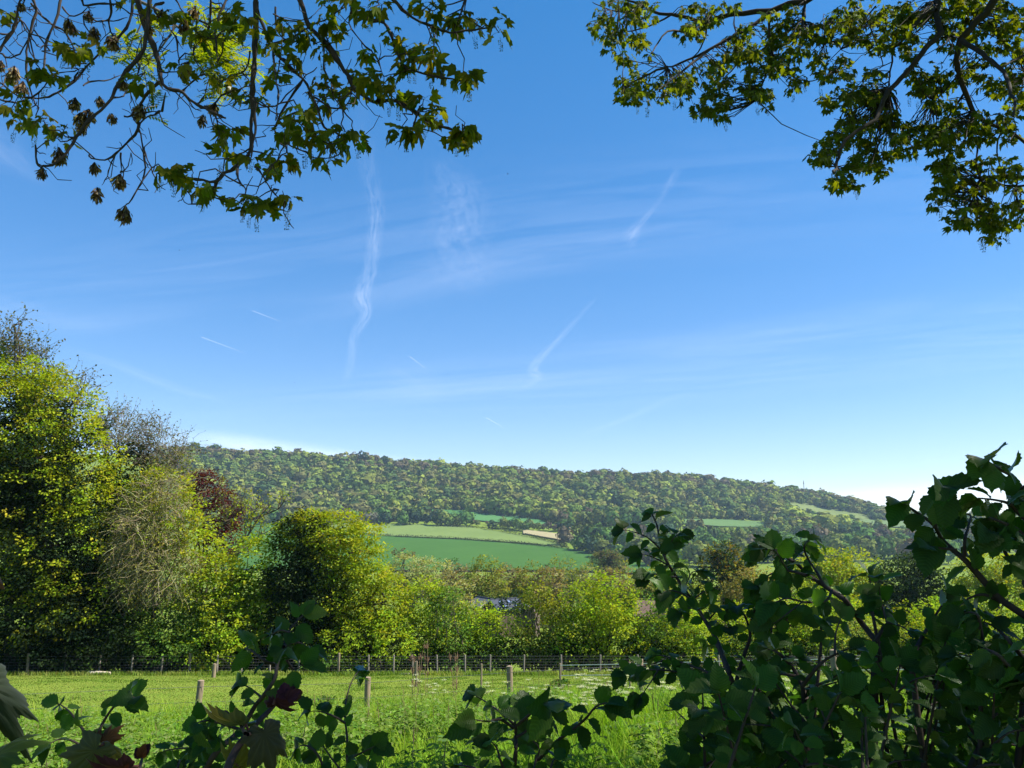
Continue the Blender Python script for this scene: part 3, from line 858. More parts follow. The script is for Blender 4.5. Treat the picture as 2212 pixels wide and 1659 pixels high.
# -- the lichen-grey bush with yellow-green leaves on its sunny flank
b = base_at(350, 48)
t = thing('lichened_hawthorn', 'wide bush of tangled lichen-grey bare twigs with yellow-green leaves on its right flank', 'tree', b)
bl = [blob3(q, 48) for q in [(320, 1150, 90, 110), (290, 1230, 70, 90), (370, 1230, 80, 90), (350, 1080, 70, 70)]]
mb = MB(); trunk_to(mb, b, bl, .2); mb.build('trunk', M_twig, t)
mb, lm = twig_mass(bl, 1900, 1.5, .016, ((.32, .28, .15), (.26, .23, .12), (.36, .32, .18), (.22, .18, .10)), down=.16, outw=.9, leafcol=((.20, .23, .03), (.22, .2, .03)), leaf=.11)
mb.build('twigs', M_twig, t); lm.build('buds', M_leaf, t)
mb = MB(); sprays(mb, [blob3(q, 48) for q in [(345, 1062, 60, 45), (385, 1120, 48, 65), (430, 1190, 45, 75), (468, 1255, 40, 65), (440, 1290, 50, 60)]], 4.2, .17, YEL, .42, 12); sprays(mb, [blob3(q, 48) for q in [(320, 1150, 92, 112), (330, 1240, 90, 90), (350, 1080, 72, 72)]], 1.5, .12, YEL[:2] + OLV, .4, 10); mb.build('crown', M_leaf, t)
mb = MB(); sprays(mb, [blob3(q, 48) for q in [(380, 1350, 70, 50), (450, 1350, 55, 60), (300, 1370, 80, 45)]], 4.5, .17, GRN, .4, 12); mb.build('undergrowth', M_leaf, t)
# -- copper leaved tree behind it
b = base_at(455, 62)
t = thing('copper_tree', 'dark red leaved tree rising behind the yellow-green bush', 'tree', b)
bl = [blob3(q, 62) for q in [(440, 1060, 46, 42), (462, 1110, 42, 55), (485, 1160, 28, 42), (420, 1042, 28, 26), (460, 1190, 28, 40), (503, 1112, 18, 28)]]
mb = MB(); trunk_to(mb, b, bl, .2, (.035, .022, .022)); mb.build('trunk', M_twig, t)
mb = MB(); sprays(mb, bl, 5, .18, RED, .5, 12); mb.build('crown', M_leaf, t)
# -- open forked young trees
def open_tree(name, label, Y, u0, paths, leafc, r=.12):
    b = base_at(u0, Y)
    t = thing(name, label, 'tree', b)
    mb = MB(); lm = MB()
    for k, p in enumerate(paths):
        P = at([q[0] for q in p], [q[1] for q in p], Y + rng.normal() * .5)
        if k == 0: P = np.concatenate([[b - [0, 0, .2]], P])
        P = smooth_path(P, 4)
        mb.tube(P, r if k == 0 else r * .5, .02, 6, (.06, .048, .036))
        for s in range(26):
            q = P[int(len(P) * (.3 + .7 * rng.random())) - 1]
            e = q + unit(rng.normal(size=3) + [0, 0, .7]) * (.5 + 1.1 * rng.random())
            C = curve(q, e, 4, -.05); mb.tube(C, .025, .009, 4, (.08, .06, .045), cap=False)
            m = 6
            lm.leaves(T_Q, C[-1] + rng.normal(size=(m, 3)) * .12, sphere(m), unit(sphere(m) + [0, 0, .8]), .15 * (.7 + .6 * rng.random(m)), jit(leafc, m, .3))
    mb.build('trunk', M_twig, t); lm.build('crown', M_leaf, t)
open_tree('forked_tree', 'thin forked dark stemmed tree with few leaves in front of the far fields', 58, 500, [
    [(500, 1225), (512, 1190), (540, 1150), (562, 1115), (585, 1090)], [(512, 1195), (535, 1180), (560, 1160), (575, 1150)], [(540, 1150), (545, 1115), (560, 1090)],
    [(530, 1160), (528, 1120), (518, 1085)], [(505, 1215), (515, 1195), (545, 1190)], [(562, 1115), (600, 1100), (615, 1080)]], YEL, .13)
open_tree('forked_tree', 'dark slender forked tree leaning beside the dark red tree', 60, 468, [
    [(468, 1200), (472, 1150), (490, 1120), (505, 1090), (520, 1070)], [(490, 1120), (485, 1090), (470, 1065)], [(480, 1135), (500, 1120), (525, 1095)]], OLV, .11)
# -- shrubs under them
tree('elder_shrub', 'bright green leafy shrub to the right of the grey twig bush', 49, 545, [('foliage', [(545, 1240, 50, 80), (560, 1320, 50, 70), (510, 1300, 40, 70), (530, 1390, 60, 50), (590, 1290, 30, 50)], 4.6, .2, LIME, .42, 12), ('ivy', [(540, 1330, 60, 90), (590, 1370, 50, 60)], 3, .18, IVY, .4, 12)], cat='shrub', r=.1, stems=9)
tree('hedge_shrub', 'lime green shrub whose leaves spill over the wire fence under the twig bush', 47, 480, [('foliage', [(485, 1350, 35, 50), (455, 1400, 50, 40), (500, 1400, 30, 30)], 5, .17, LIME, .35, 12)], cat='shrub', r=.07, stems=7)
# -- centre tree: ivy-dark left half, yellow-green right half
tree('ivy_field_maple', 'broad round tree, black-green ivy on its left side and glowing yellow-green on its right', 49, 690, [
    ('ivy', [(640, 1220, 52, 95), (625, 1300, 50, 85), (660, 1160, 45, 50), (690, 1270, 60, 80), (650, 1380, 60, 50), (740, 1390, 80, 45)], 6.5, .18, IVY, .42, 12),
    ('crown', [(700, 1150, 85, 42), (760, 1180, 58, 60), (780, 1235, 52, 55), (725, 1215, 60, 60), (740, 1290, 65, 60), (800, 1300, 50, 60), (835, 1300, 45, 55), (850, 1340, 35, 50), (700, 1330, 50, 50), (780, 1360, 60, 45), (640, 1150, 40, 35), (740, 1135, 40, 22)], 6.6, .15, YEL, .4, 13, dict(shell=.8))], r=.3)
tree('hedge_shrub', 'leafy lime green bush at the right foot of the ivy-sided round tree', 47.5, 800, [('foliage', [(780, 1390, 50, 45), (840, 1380, 45, 50), (720, 1400, 40, 35)], 4.6, .17, LIME, .36, 12)], cat='shrub', r=.07, stems=8)
# -- the tall hedge
HEDGE = [  # label, u, blobs, colours
    ('hedge bush of upright shoots just right of the round ivy-sided tree', 915, [(915, 1310, 42, 55), (900, 1370, 45, 55), (940, 1360, 38, 60), (925, 1275, 20, 28)], LIME),
    ('green hedge bush with a pointed top in front of the willows', 975, [(975, 1330, 45, 50), (985, 1385, 50, 50), (960, 1300, 25, 30)], GRN),
    ('rounded hedge bush below the skylight roof', 1050, [(1040, 1362, 50, 48), (1085, 1378, 50, 50), (1030, 1400, 50, 40), (1005, 1345, 36, 42)], LIME),
    ('olive hedge bush right of the brown tiled roof', 1155, [(1160, 1330, 45, 55), (1145, 1385, 50, 50), (1185, 1360, 45, 55), (1165, 1285, 22, 28)], OLV + YEL[:1]),
    ('biggest and brightest bush of the hedge', 1290, [(1270, 1310, 60, 55), (1320, 1300, 55, 50), (1250, 1370, 60, 60), (1330, 1370, 65, 60), (1290, 1270, 35, 30)], LIME + YEL[:1]),
    ('dark leaved bush in the lower middle of the hedge', 1225, [(1225, 1370, 40, 60), (1240, 1400, 50, 40)], GRN),
    ('hedge bush behind the fence post with the white tape', 1400, [(1390, 1340, 45, 55), (1410, 1390, 55, 50), (1370, 1380, 40, 50)], GRN + LIME[:1]),
    ('hedge bush half hidden by the tall hazel stem', 1480, [(1475, 1350, 50, 50), (1500, 1395, 60, 45)], LIME),
    ('pale hedge bush glimpsed between the hazel stems', 1590, [(1590, 1360, 60, 55), (1630, 1400, 60, 45)], YEL),
    ('yellow-green hedge bush behind the dense hazel leaves', 1720, [(1700, 1350, 60, 55), (1760, 1370, 60, 55), (1740, 1410, 80, 40)], LIME),
    ('olive hedge bush behind the dense hazel leaves', 1850, [(1840, 1370, 60, 50), (1900, 1390, 60, 45)], OLV),
    ('bright hedge bush below the dark round tree', 2010, [(1980, 1370, 60, 50), (2050, 1370, 60, 55), (2030, 1410, 80, 40)], YEL),
    ('hedge bush at the right edge of the picture', 2160, [(2140, 1380, 70, 55), (2220, 1370, 70, 65)], LIME)]
for lab, u, bl, cols in HEDGE:
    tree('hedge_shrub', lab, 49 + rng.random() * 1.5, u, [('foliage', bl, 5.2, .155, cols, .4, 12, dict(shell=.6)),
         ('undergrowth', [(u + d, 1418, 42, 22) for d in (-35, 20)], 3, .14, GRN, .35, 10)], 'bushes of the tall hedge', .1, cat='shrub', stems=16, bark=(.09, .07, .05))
# -- low growth along the back fence on the left
for k, (u, v, ru, rv, c, lab) in enumerate([(250, 1390, 60, 40, IVY, 'dark ivy mound behind the back fence'), (360, 1385, 55, 42, GRN, 'green nettle clump behind the back fence'), (90, 1410, 90, 30, IVY, 'low ivy thicket at the left end of the back fence'),
                                    (420, 1420, 30, 28, LIME, 'light green sapling growing through the back fence'), (170, 1420, 40, 25, GRN, 'straggly green growth in the back fence'), (690, 1430, 50, 22, GRN, 'weeds at the foot of the round ivy-sided tree')]):
    tree('fence_bush', lab, 46.6, u, [('foliage', [(u, v, ru, rv), (u + ru * .6, v + 12, ru * .6, rv * .7)], 5.5, .15, c, .32, 11)], cat='bush', r=.05, stems=5)

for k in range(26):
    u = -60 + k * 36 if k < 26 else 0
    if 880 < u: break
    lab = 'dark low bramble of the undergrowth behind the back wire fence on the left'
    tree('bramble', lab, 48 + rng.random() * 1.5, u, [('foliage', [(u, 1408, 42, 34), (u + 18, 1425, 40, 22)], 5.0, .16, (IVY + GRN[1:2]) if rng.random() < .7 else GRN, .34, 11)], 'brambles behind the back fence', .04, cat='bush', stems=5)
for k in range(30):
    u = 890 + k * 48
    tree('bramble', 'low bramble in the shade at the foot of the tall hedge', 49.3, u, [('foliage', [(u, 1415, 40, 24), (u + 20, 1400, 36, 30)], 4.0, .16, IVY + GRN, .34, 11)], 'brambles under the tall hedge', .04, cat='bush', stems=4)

# ---- middle distance, behind the hedge
def mid(name, label, Y, u, blobs, cols, dens=1.6, leaf=.5, spray=1.0, m=10, group=None, extra=None, twigs=0, bark=(.075, .06, .05)):
    b = base_at(u, Y)
    t = thing(name, label, 'tree', b, group)
    bl = [blob3(q, Y) for q in blobs]
    mb = MB(); trunk_to(mb, b, bl, .012 * Y / 3.5, bark)
    mb.build('trunk', M_twig, t)
    mb = MB(); sprays(mb, bl, dens * (48 / Y) ** 1.3, leaf, cols, spray, m); mb.build('crown', M_leaf, t)
    if twigs:
        tm, _ = twig_mass(bl, twigs, 2.6 * Y / 170, .045 * Y / 170, ((.15, .125, .09), (.12, .10, .08)), outw=.5, rise=.6, shell=.1); tm.build('twigs', M_twig, t)
mid('willow', 'broad pale grey-green willow in front of the deep green crop', 190, 900, [(880, 1240, 50, 40), (930, 1245, 50, 36), (960, 1265, 40, 30), (850, 1260, 30, 30), (900, 1275, 60, 25)], GREY, 6, .42, .8)
mid('budding_tree', 'dark brown bush top against the crop behind the willow', 260, 873, [(873, 1195, 20, 8)], ((.09, .06, .045),), 3, .7)
BM = 'brownish trees along the valley bottom'
for u, v, ru, rv, Y, c, lab in [(1000, 1255, 32, 34, 180, TAN, 'brownish tree just right of the pale willow'), (1050, 1262, 36, 34, 170, OLV, 'olive tree above the skylight roof'), (985, 1290, 40, 26, 150, GREY, 'pale twiggy tree behind the hedge left of the roofs'),
                                (1105, 1255, 32, 32, 185, TAN, 'bare brown tree with a forked dark trunk above the roofs'), (1150, 1258, 34, 30, 175, OLV, 'yellow-brown tree right of the forked trunk'), (1190, 1265, 30, 34, 165, TAN, 'brown tree left of the grey-green poplar'),
                                (1210, 1240, 30, 22, 200, OLV, 'olive tree at the near edge of the crop field'), (1270, 1250, 34, 28, 190, OLV + GREY[:1], 'yellowish tree below the lone tree of the crop field'), (1340, 1262, 40, 30, 170, TAN + OLV[:1], 'tan tree right of the grey-green poplar'),
                                (1400, 1270, 40, 34, 150, OLV, 'olive tree behind the tall hazel stem'), (1450, 1250, 36, 36, 180, GRN, 'green tree left of the golden conifer')]:
    rv = rv * (.85 + .6 * rng.random()); ru = ru * (.85 + .35 * rng.random())
    mid('valley_bottom_tree', lab, Y, u, [(u, v, ru, rv), (u - ru * .5, v + rv * .5, ru * .8, rv * .8), (u + ru * .5, v + rv * .6, ru * .8, rv * .8), (u, v + rv * 1.4, ru * 1.2, rv)], c, 4.4, .5, 1.0, 10, BM, twigs=60)
for u, v, ru, rv, Y, c, lab in [(975, 1225, 18, 16, 240, DARK, 'dark evergreen bush at the lower edge of the crop'), (1070, 1228, 22, 11, 250, DARK, 'dark holly bush beside the crop edge'), (1175, 1226, 14, 9, 260, DARK, 'small dark round bush on the crop edge'), (1300, 1330, 30, 40, 110, DARK, 'dark evergreen behind the brightest hedge bush'), (1120, 1300, 40, 20, 140, DARK, 'dark evergreen behind the tiled roof'),
                                (1250, 1232, 16, 9, 255, TAN, 'small tan bush on the crop edge')]:
    mid('evergreen_bush', lab, Y, u, [(u, v, ru, rv), (u + ru * .5, v + rv * .4, ru * .7, rv * .8)], c, 3, .5, .9, 10, 'dark bushes behind the hedge')
mid('poplar', 'feathery grey-green poplar standing up behind the hedge', 130, 1232, [(1232, 1270, 17, 32), (1232, 1300, 22, 34), (1236, 1245, 10, 20)], ((.12, .16, .075), (.14, .17, .085)), 4, .35, .7)
mid('field_tree', 'lone round two-toned tree at the near right corner of the crop field', 420, 1316, [(1300, 1216, 22, 22), (1328, 1220, 24, 22), (1315, 1205, 20, 16)], ((.14, .15, .06), (.10, .15, .045), (.15, .13, .07)), 9, .9, 1.6, 10)
mid('golden_conifer', 'pointed dark conifer with golden sprays', 115, 1560, [(1555, 1245, 40, 50), (1575, 1215, 30, 36), (1545, 1290, 45, 50), (1590, 1260, 34, 40), (1550, 1205, 18, 24)], GOLD + DARK, 4.5, .42, .9, 12)
mid('tan_tree', 'round golden tan tree right of the golden conifer', 98, 1625, [(1620, 1270, 45, 42), (1650, 1300, 45, 50), (1590, 1320, 45, 45), (1630, 1340, 60, 40)], ((.22, .20, .06), (.19, .185, .05), (.24, .20, .08)), 4.2, .3, .7, 12)
mid('yellow_tree', 'broad yellow-green tree left of the dark round tree', 120, 1800, [(1780, 1225, 60, 36), (1840, 1225, 50, 34), (1800, 1270, 70, 45), (1860, 1280, 50, 50), (1740, 1260, 40, 40)], YEL, 4, .4, .8, 12)
mid('dark_round_tree', 'dense dark blue-green round tree on the right', 95, 1960, [(1955, 1255, 58, 50), (2000, 1275, 45, 48), (1930, 1295, 42, 50), (1975, 1320, 60, 50), (1980, 1228, 34, 26)], DARK, 6.5, .3, .6, 12)
mid('yellow_tree', 'yellow-green tree right of the dark round tree', 125, 2130, [(2100, 1240, 45, 34), (2150, 1235, 55, 40), (2200, 1250, 50, 40), (2140, 1290, 80, 50), (2070, 1330, 50, 50)], YEL, 4, .4, .8, 12)
mid('purple_bush', 'dark purplish bush behind the hazel leaves', 75, 1715, [(1715, 1320, 40, 36), (1740, 1345, 40, 30)], ((.035, .022, .028), (.045, .03, .03)), 4, .25, .5, 12)
mid('lime_tree', 'lime green tree between the tan tree and the hedge', 70, 1780, [(1760, 1300, 40, 36), (1800, 1330, 50, 40), (1850, 1340, 50, 40)], LIME, 4, .25, .5, 12)
mid('lime_tree', 'lime green tree below the dark round tree', 68, 2030, [(2020, 1335, 40, 36), (2060, 1350, 50, 40)], LIME, 4, .25, .5, 12)
mid('olive_tree', 'olive tree behind the hazel stem left of the tan tree', 85, 1500, [(1500, 1310, 45, 40), (1470, 1330, 40, 40)], OLV, 4, .28, .6, 12)

# ================================================================== FENCES, POSTS
def post(parent, P, h, r, lean=(0, 0), mat=None, name='post'):
    mb = MB()
    a = np.array(P, float) - [0, 0, .3]; top = np.array(P, float) + [lean[0] * h, lean[1] * h, h]
    n = 6; t = np.linspace(0, 1, n)[:, None]
    path = a + (top - a) * t
    mb.tube(path, r, r * .95, 10, (.3, .24, .16))
    return mb.build(name, mat or M_wood, parent)

# back wire netting fence along the foot of the hedge
BF = [(-160, 46.0), (8, 46.0), (93, 45.4), (170, 46), (243, 46), (310, 46), (372, 46), (432, 46), (490, 46), (540, 46), (600, 46), (660, 46), (742, 46), (806, 46), (858, 46), (900, 46), (950, 46), (1008, 46.5), (1060, 46.5), (1130, 46.5), (1210, 46.5), (1290, 46.5), (1370, 46.5), (1450, 46.5), (1540, 46.5), (1640, 46.5), (1760, 46.5), (1880, 46.5), (2000, 46.5), (2120, 46.5), (2260, 46.5)]
t = thing('wire_fence', 'long wire netting fence on grey posts along the foot of the trees', 'fence', base_at(900, 46))
pp = []
for k, (u, Y) in enumerate(BF):
    P = base_at(u, Y); thick = u in (93, 432, 8, 742)
    post(t, P, 1.18 if thick else 1.08, .075 if thick else .05, (rng.normal() * .03, 0), M_grey if not thick else M_wood); pp.append(P)
pp = np.array(pp)
mb = MB()
for h in (.12, .26, .4, .54, .70, .86, 1.02):
    mb.tube(pp + [0, -.08, h], .005, .005, 4, cap=False)
for k in range(len(pp) - 1):
    n = int(np.linalg.norm(pp[k + 1] - pp[k]) / .3)
    for j in range(n):
        q = pp[k] + (pp[k + 1] - pp[k]) * (j / n) + [0, -.08, 0]
        mb.tube([q + [0, 0, .12], q + [0, 0, .86]], .0028, .0028, 3, cap=False)
mb.build('wire_netting', M_wire, t)
# the near fence: thick posts with plain wire, its right half strung with netting
NF = [(-60, 1495, 18.5), (24, 1488, 19.5), (428, 1470, 18.5), (794, 1463, 19.5), (1103, 1439, 18.6), (1382, 1424, 18.2), (1800, 1404, 17.8), (2250, 1390, 17.5)]
t = thing('paddock_fence', 'near fence of thick round posts and thin wire between meadow and paddock', 'fence', base_at(1103, 18.6))
tops = []
for u, v, Y in NF:
    P = at(u, v, Y); g = float(height(P[0], Y)); h = P[2] - g
    post(t, (P[0], Y, g), h, .075, (.06 if u == 428 else .015 * rng.normal(), 0)); tops.append([P[0], Y, P[2]])
tops = np.array(tops)
mb = MB()
for d in (.12, .45, .78): mb.tube(tops - [0, .09, d], .004, .004, 4, cap=False)
R = tops[4:]
for k in range(len(R) - 1):
    n = int(np.linalg.norm(R[k + 1] - R[k]) / .16)
    for j in range(n):
        q = R[k] + (R[k + 1] - R[k]) * (j / n) - [0, .09, 0]
        mb.tube([q - [0, 0, .3], q - [0, 0, 1.1]], .0022, .0022, 3, cap=False)
mb.build('wire', M_wire, t)
# the white tape fence from the big post away to the right
TF = [(900, 1428, 34), (1040, 1434, 32), (1210, 1433, 30), (1360, 1430, 29), (1545, 1424, 28), (1740, 1420, 27), (1930, 1416, 26), (2120, 1412, 25.5), (2300, 1408, 25)]
t = thing('tape_fence', 'electric fence of white tapes on short thin posts crossing the paddock', 'fence', base_at(1360, 29))
pt = []
for u, v, Y in TF:
    P = at(u, v, Y); g = float(height(P[0], Y))
    post(t, (P[0], Y, g), max(P[2] - g, .5), .04, (0, 0)); pt.append([P[0], Y, P[2]])
pt = np.array(pt)
for d in (.06, .42):
    mb = MB(); Q = pt[2:] - [0, .05, d]
    w = np.array([0, 0, .012])
    v = np.concatenate([Q - w, Q + w, Q + w + [0, .006, 0], Q - w + [0, .006, 0]]); n = len(Q); i = np.arange(n - 1)
    mb.add(v, np.concatenate([np.stack([i, i + 1, n + i + 1, n + i], 1), np.stack([n + i, n + i + 1, 2 * n + i + 1, 2 * n + i], 1), np.stack([2 * n + i, 2 * n + i + 1, 3 * n + i + 1, 3 * n + i], 1), np.stack([3 * n + i, 3 * n + i + 1, i + 1, i], 1)]))
    mb.build('tape', M_tape, t, False)
# single posts
def single_post(u, vt, Y, r, label):
    P = at(u, vt, Y); g = float(height(P[0], Y))
    mb = MB(); mb.tube([(P[0], Y, g - .3), (P[0] + .01, Y, (g + P[2]) / 2), (P[0] + .02, Y, P[2])], r, r * .96, 10, (.3, .24, .16))
    o = mb.build('fence_post', M_wood, origin=(P[0], Y, g)); tag(o, label, 'post')
single_post(463, 1434, 42.5, .10, 'short stout post standing alone before the back fence')
single_post(898, 1429, 44, .09, 'stub of a post at the hedge foot right of the round tree')
mb = MB(); P = base_at(242, 45.3)
mb.tube([P + [-.6, 0, .1], P + [0, .03, .12], P + [.65, 0, .09]], .11, .09, 8, (.5, .42, .3)); o = mb.build('fallen_log', rough_mat('pale_log', (.5, .43, .32), .2, 12), origin=P); tag(o, 'pale fallen log lying under the back fence', 'log')
mb = MB(); P = base_at(905, 45.2)
mb.box((-.9, -.12, 0), (.5, .12, .1), (.3, .25, .18), o=P); o = mb.build('wooden_plank', M_grey, origin=P); tag(o, 'flat grey plank lying on the grass by the post stub', 'plank')
# dead dock stalks
for u, vt, Y, n, lab in ((905, 1405, 20, 5, 'bunch of tall dry rusty dock stalks rising past the hedge foot'), (930, 1380, 21, 2, 'pair of thin dry stalks beside the rusty dock'), (988, 1400, 19, 3, 'dry dock stalk with a feathery top right of the others'), (1300, 1470, 17, 2, 'short dry stalk beside the netting')):
    b = base_at(u, Y); mb = MB()
    t = thing('dry_stalk', lab, 'plant', b, None)
    for k in range(n):
        tp = at(u + rng.normal() * 10 - 4, vt + 12 * rng.random(), Y); P = smooth_path([b - [0, 0, .1], (b + tp) / 2 + rng.normal(size=3) * .03, tp])
        mb.tube(P, .006, .004, 4, (.25, .17, .10))
        for j in range(26):
            q = P[int(len(P) * (.6 + .4 * rng.random())) - 1]; mb.tube([q, q + unit(rng.normal(size=3) * .35 + [0, 0, 1]) * .14], .004, .002, 3, (.23, .13, .09), cap=False)
    mb.build('stalk', M_twig, t)

# a person beyond the fence on the right
def person():
    P = at(3660 * .553, 2540 * .553, 40.0); g = float(height(P[0], 40.0))
    top = P[2] + .08; H = 1.72; base = np.array([P[0], 40.0, top - H])
    t = thing('person', 'person in a maroon top and white cap glimpsed between the hazel leaves beyond the fence', 'person', base)
    bm = bpy.data.meshes.new('body')
    J = [(0, 0, .93), (0, 0, 1.15), (0, 0, 1.38), (0, -.01, 1.48), (0, -.03, 1.56), (0, -.03, 1.66), (.19, 0, 1.38), (.25, .0, 1.1), (.2, -.18, .95), (-.19, 0, 1.38), (-.25, 0, 1.1), (-.22, -.14, .92), (.1, 0, .88), (.11, 0, .48), (.11, .02, .06), (.11, -.14, .03), (-.1, 0, .88), (-.12, .0, .48), (-.13, .02, .06), (-.13, -.14, .03)]
    E = [(0, 1), (1, 2), (2, 3), (3, 4), (4, 5), (2, 6), (6, 7), (7, 8), (2, 9), (9, 10), (10, 11), (0, 12), (12, 13), (13, 14), (14, 15), (0, 16), (16, 17), (17, 18), (18, 19)]
    RR = [.14, .14, .15, .06, .085, .08, .065, .05, .035, .065, .05, .035, .1, .07, .045, .035, .1, .07, .045, .035]
    bm.from_pydata(J, E, [])
    o = bpy.data.objects.new('body', bm); COL.objects.link(o); o.parent = t
    sk = o.modifiers.new('skin', 'SKIN')
    for i, v in enumerate(bm.skin_vertices[0].data): v.radius = (RR[i], RR[i] * .8); v.use_root = (i == 0)
    o.modifiers.new('sub', 'SUBSURF').levels = 1
    m, n, out = new_mat('clothes')
    d = n.nodes.new('ShaderNodeBsdfDiffuse'); tc = n.nodes.new('ShaderNodeTexCoord'); sx = n.nodes.new('ShaderNodeSeparateXYZ'); n.links.new(tc.outputs['Object'], sx.inputs[0])
    cr = n.nodes.new('ShaderNodeValToRGB'); mr = n.nodes.new('ShaderNodeMath'); mr.operation = 'DIVIDE'; mr.inputs[1].default_value = 1.75; n.links.new(sx.outputs[2], mr.inputs[0]); n.links.new(mr.outputs[0], cr.inputs[0])
    e = cr.color_ramp; e.interpolation = 'CONSTANT'; e.elements[0].color = (.03, .035, .06, 1); e.elements[1].position = .54; e.elements[1].color = (.12, .02, .04, 1)
    x = e.elements.new(.835); x.color = (.45, .27, .2, 1)
    n.links.new(cr.outputs[0], d.inputs[0]); n.links.new(d.outputs[0], out.inputs[0]); bm.materials.append(m)
    mb = MB(); th = np.linspace(0, math.pi / 2, 6)
    ring = [(math.cos(a) * .115, math.sin(a) * .11) for a in th]; V = []; s = 14
    for r_, z in ring:
        for k in range(s): V.append((math.cos(k / s * 6.283) * r_, -.03 + math.sin(k / s * 6.283) * r_, 1.655 + z))
    F = [[i * s + k, i * s + (k + 1) % s, (i + 1) * s + (k + 1) % s, (i + 1) * s + k] for i in range(5) for k in range(s)]
    mb.add(np.array(V) + base, F, (.8, .8, .78)); mb.box((-.08, -.24, 1.655), (.08, -.1, 1.668), (.8, .8, .78), o=base); mb.build('cap', M_col, t)
person()
# ================================================================== GRASS AND MEADOW PLANTS
def blades(mb, P, h, w, cols, lean=.35, seg=3):
    """curved tapering grass blades standing at P"""
    n = len(P)
    az = rng.random(n) * 6.283
    d = np.column_stack([np.cos(az), np.sin(az), np.zeros(n)]); sd = np.column_stack([-np.sin(az), np.cos(az), np.zeros(n)])
    ln = lean * (.3 + rng.random(n)); h = h * (.6 + .7 * rng.random(n)); w = w * (.7 + .6 * rng.random(n))
    V = []
    for s in range(seg + 1):
        t = s / seg
        c = P + d * (ln * h * t * t)[:, None] + np.array([0, 0, 1]) * (h * (t - .25 * ln * t * t))[:, None]
        if s < seg: V += [c - sd * (w * (1 - .6 * t))[:, None], c + sd * (w * (1 - .6 * t))[:, None]]
        else: V += [c]
    V = np.stack(V, 1); k = V.shape[1]
    off = (np.arange(n) * k)[:, None, None]
    q = np.array([[2 * s, 2 * s + 1, 2 * s + 3, 2 * s + 2] for s in range(seg - 1)])
    f4 = (q[None] + off).reshape(-1, 4); f3 = (np.array([[2 * seg - 2, 2 * seg - 1, 2 * seg]])[None] + off).reshape(-1, 3)
    c = np.repeat(jit(cols, n, .3), k, 0)
    base = mb.n
    mb.add(V.reshape(-1, 3), f4, c); mb.f.append(f3 + base)

def ground_pts(n, y0, y1, umin=-300, umax=2560):
    y = y0 + (y1 - y0) * rng.random(n) ** 1.0
    u = umin + (umax - umin) * rng.random(n)
    x = (u - CX) / FPX * y * math.cos(PITCH)
    # thin towards the camera so that the cover is even on the ground
    k = rng.random(n) < y / y1
    x, y = x[k], y[k]
    return np.column_stack([x, y, height(x, y)])

# short grazed turf of the paddock
mb = MB()
P = ground_pts(310000, 17, 47)
dn = vnoise(P[:, 0] / 1.6, P[:, 1] / 1.6) * .6 + vnoise(P[:, 0] / .5 + 8, P[:, 1] / .5) * .4
hh = .03 + .06 * np.clip(dn - .45, 0, 1) * 2
cols = np.where((dn > .55)[:, None], np.array([.14, .21, .035]), np.array([.22, .26, .06]))
edge = P[:, 1] > 44.6
hh = np.where(edge, .25, hh)
blades(mb, P, hh, np.where(edge, .02, .016), cols, .6, 2)
tag(mb.build('paddock_grass', M_grass), 'short grazed grass of the paddock', 'grass', kind='stuff')

# weed patches standing out of the turf
WEED = ((.06, .12, .025), (.05, .10, .022), (.075, .13, .03))
for u, v, wd, lab in ((330, 1523, 30, 'dark dock patch in the paddock behind the left hazel shoot'), (215, 1519, 8, 'small upright weed left of the dark dock patch'), (160, 1535, 34, 'spreading weed patch at the left side of the paddock'), (1210, 1480, 14, 'dark thistle between the two thick posts'), (600, 1490, 18, 'flat weed patch behind the middle hazel shoot'), (700, 1500, 14, 'weed patch in the middle of the paddock')):
    dep = (v - 1130) / FPX; Y = 1.6 / (dep - .161 * .97) if dep > .17 else 40
    Y = float(np.clip(Y, 20, 40)); Pm = at(u, v, Y); Pm = np.array([Pm[0], Y, float(height(Pm[0], Y))])
    mb = MB(); n = 190; R = wd * Y / FPX
    q = Pm + np.column_stack([rng.normal(size=n) * R * .5, rng.normal(size=n) * R * .7, np.zeros(n)]); q[:, 2] = height(q[:, 0], q[:, 1]) + .05 + .18 * rng.random(n)
    mb.leaves(T_Q, q, unit(sphere(n) + [0, 0, .6]), unit(sphere(n) * .6 + [0, 0, 1]), .16 * (.6 + .8 * rng.random(n)), jit(WEED, n, .3))
    tag(mb.build('weed_patch', M_leaf, origin=Pm), lab, 'weed')

# tall meadow in front: grasses
def meadow_edge(x):      # the far limit of the uncut growth
    return 16.8 + 1.0 * np.sin(x * .5) + .06 * x
MG = ((.16, .29, .025), (.13, .25, .022), (.20, .31, .032), (.15, .25, .03))
mb = MB()
P = ground_pts(180000, 4.5, 19); P = P[P[:, 1] < meadow_edge(P[:, 0]) + rng.normal(size=len(P)) * .5]
tall = .40 + .5 * vnoise(P[:, 0] / 1.6 + 4, P[:, 1] / 1.6)
mc = np.clip(vnoise(P[:, 0] / .9 + 31, P[:, 1] / .9) * 1.6 - .3, 0, 1)[:, None]
blades(mb, P, tall, .009, np.array([.13, .26, .022]) * (1 - mc) + np.array([.25, .36, .035]) * mc, .6, 3)
Q = P[rng.integers(0, len(P), 260)]
for q in Q:
    e = q + [rng.normal() * .12, rng.normal() * .12, .7 + .35 * rng.random()]
    mb.tube([q, (q + e) / 2 + [0, 0, .03], e], .003, .002, 3, (.30, .26, .12), cap=False)
    mb.tube([e, e + (e - q) * .1], .005, .002, 4, (.26, .20, .10), cap=False)
tag(mb.build('meadow_grass', M_grass), 'tall bright meadow grass in the sun', 'grass', kind='stuff')
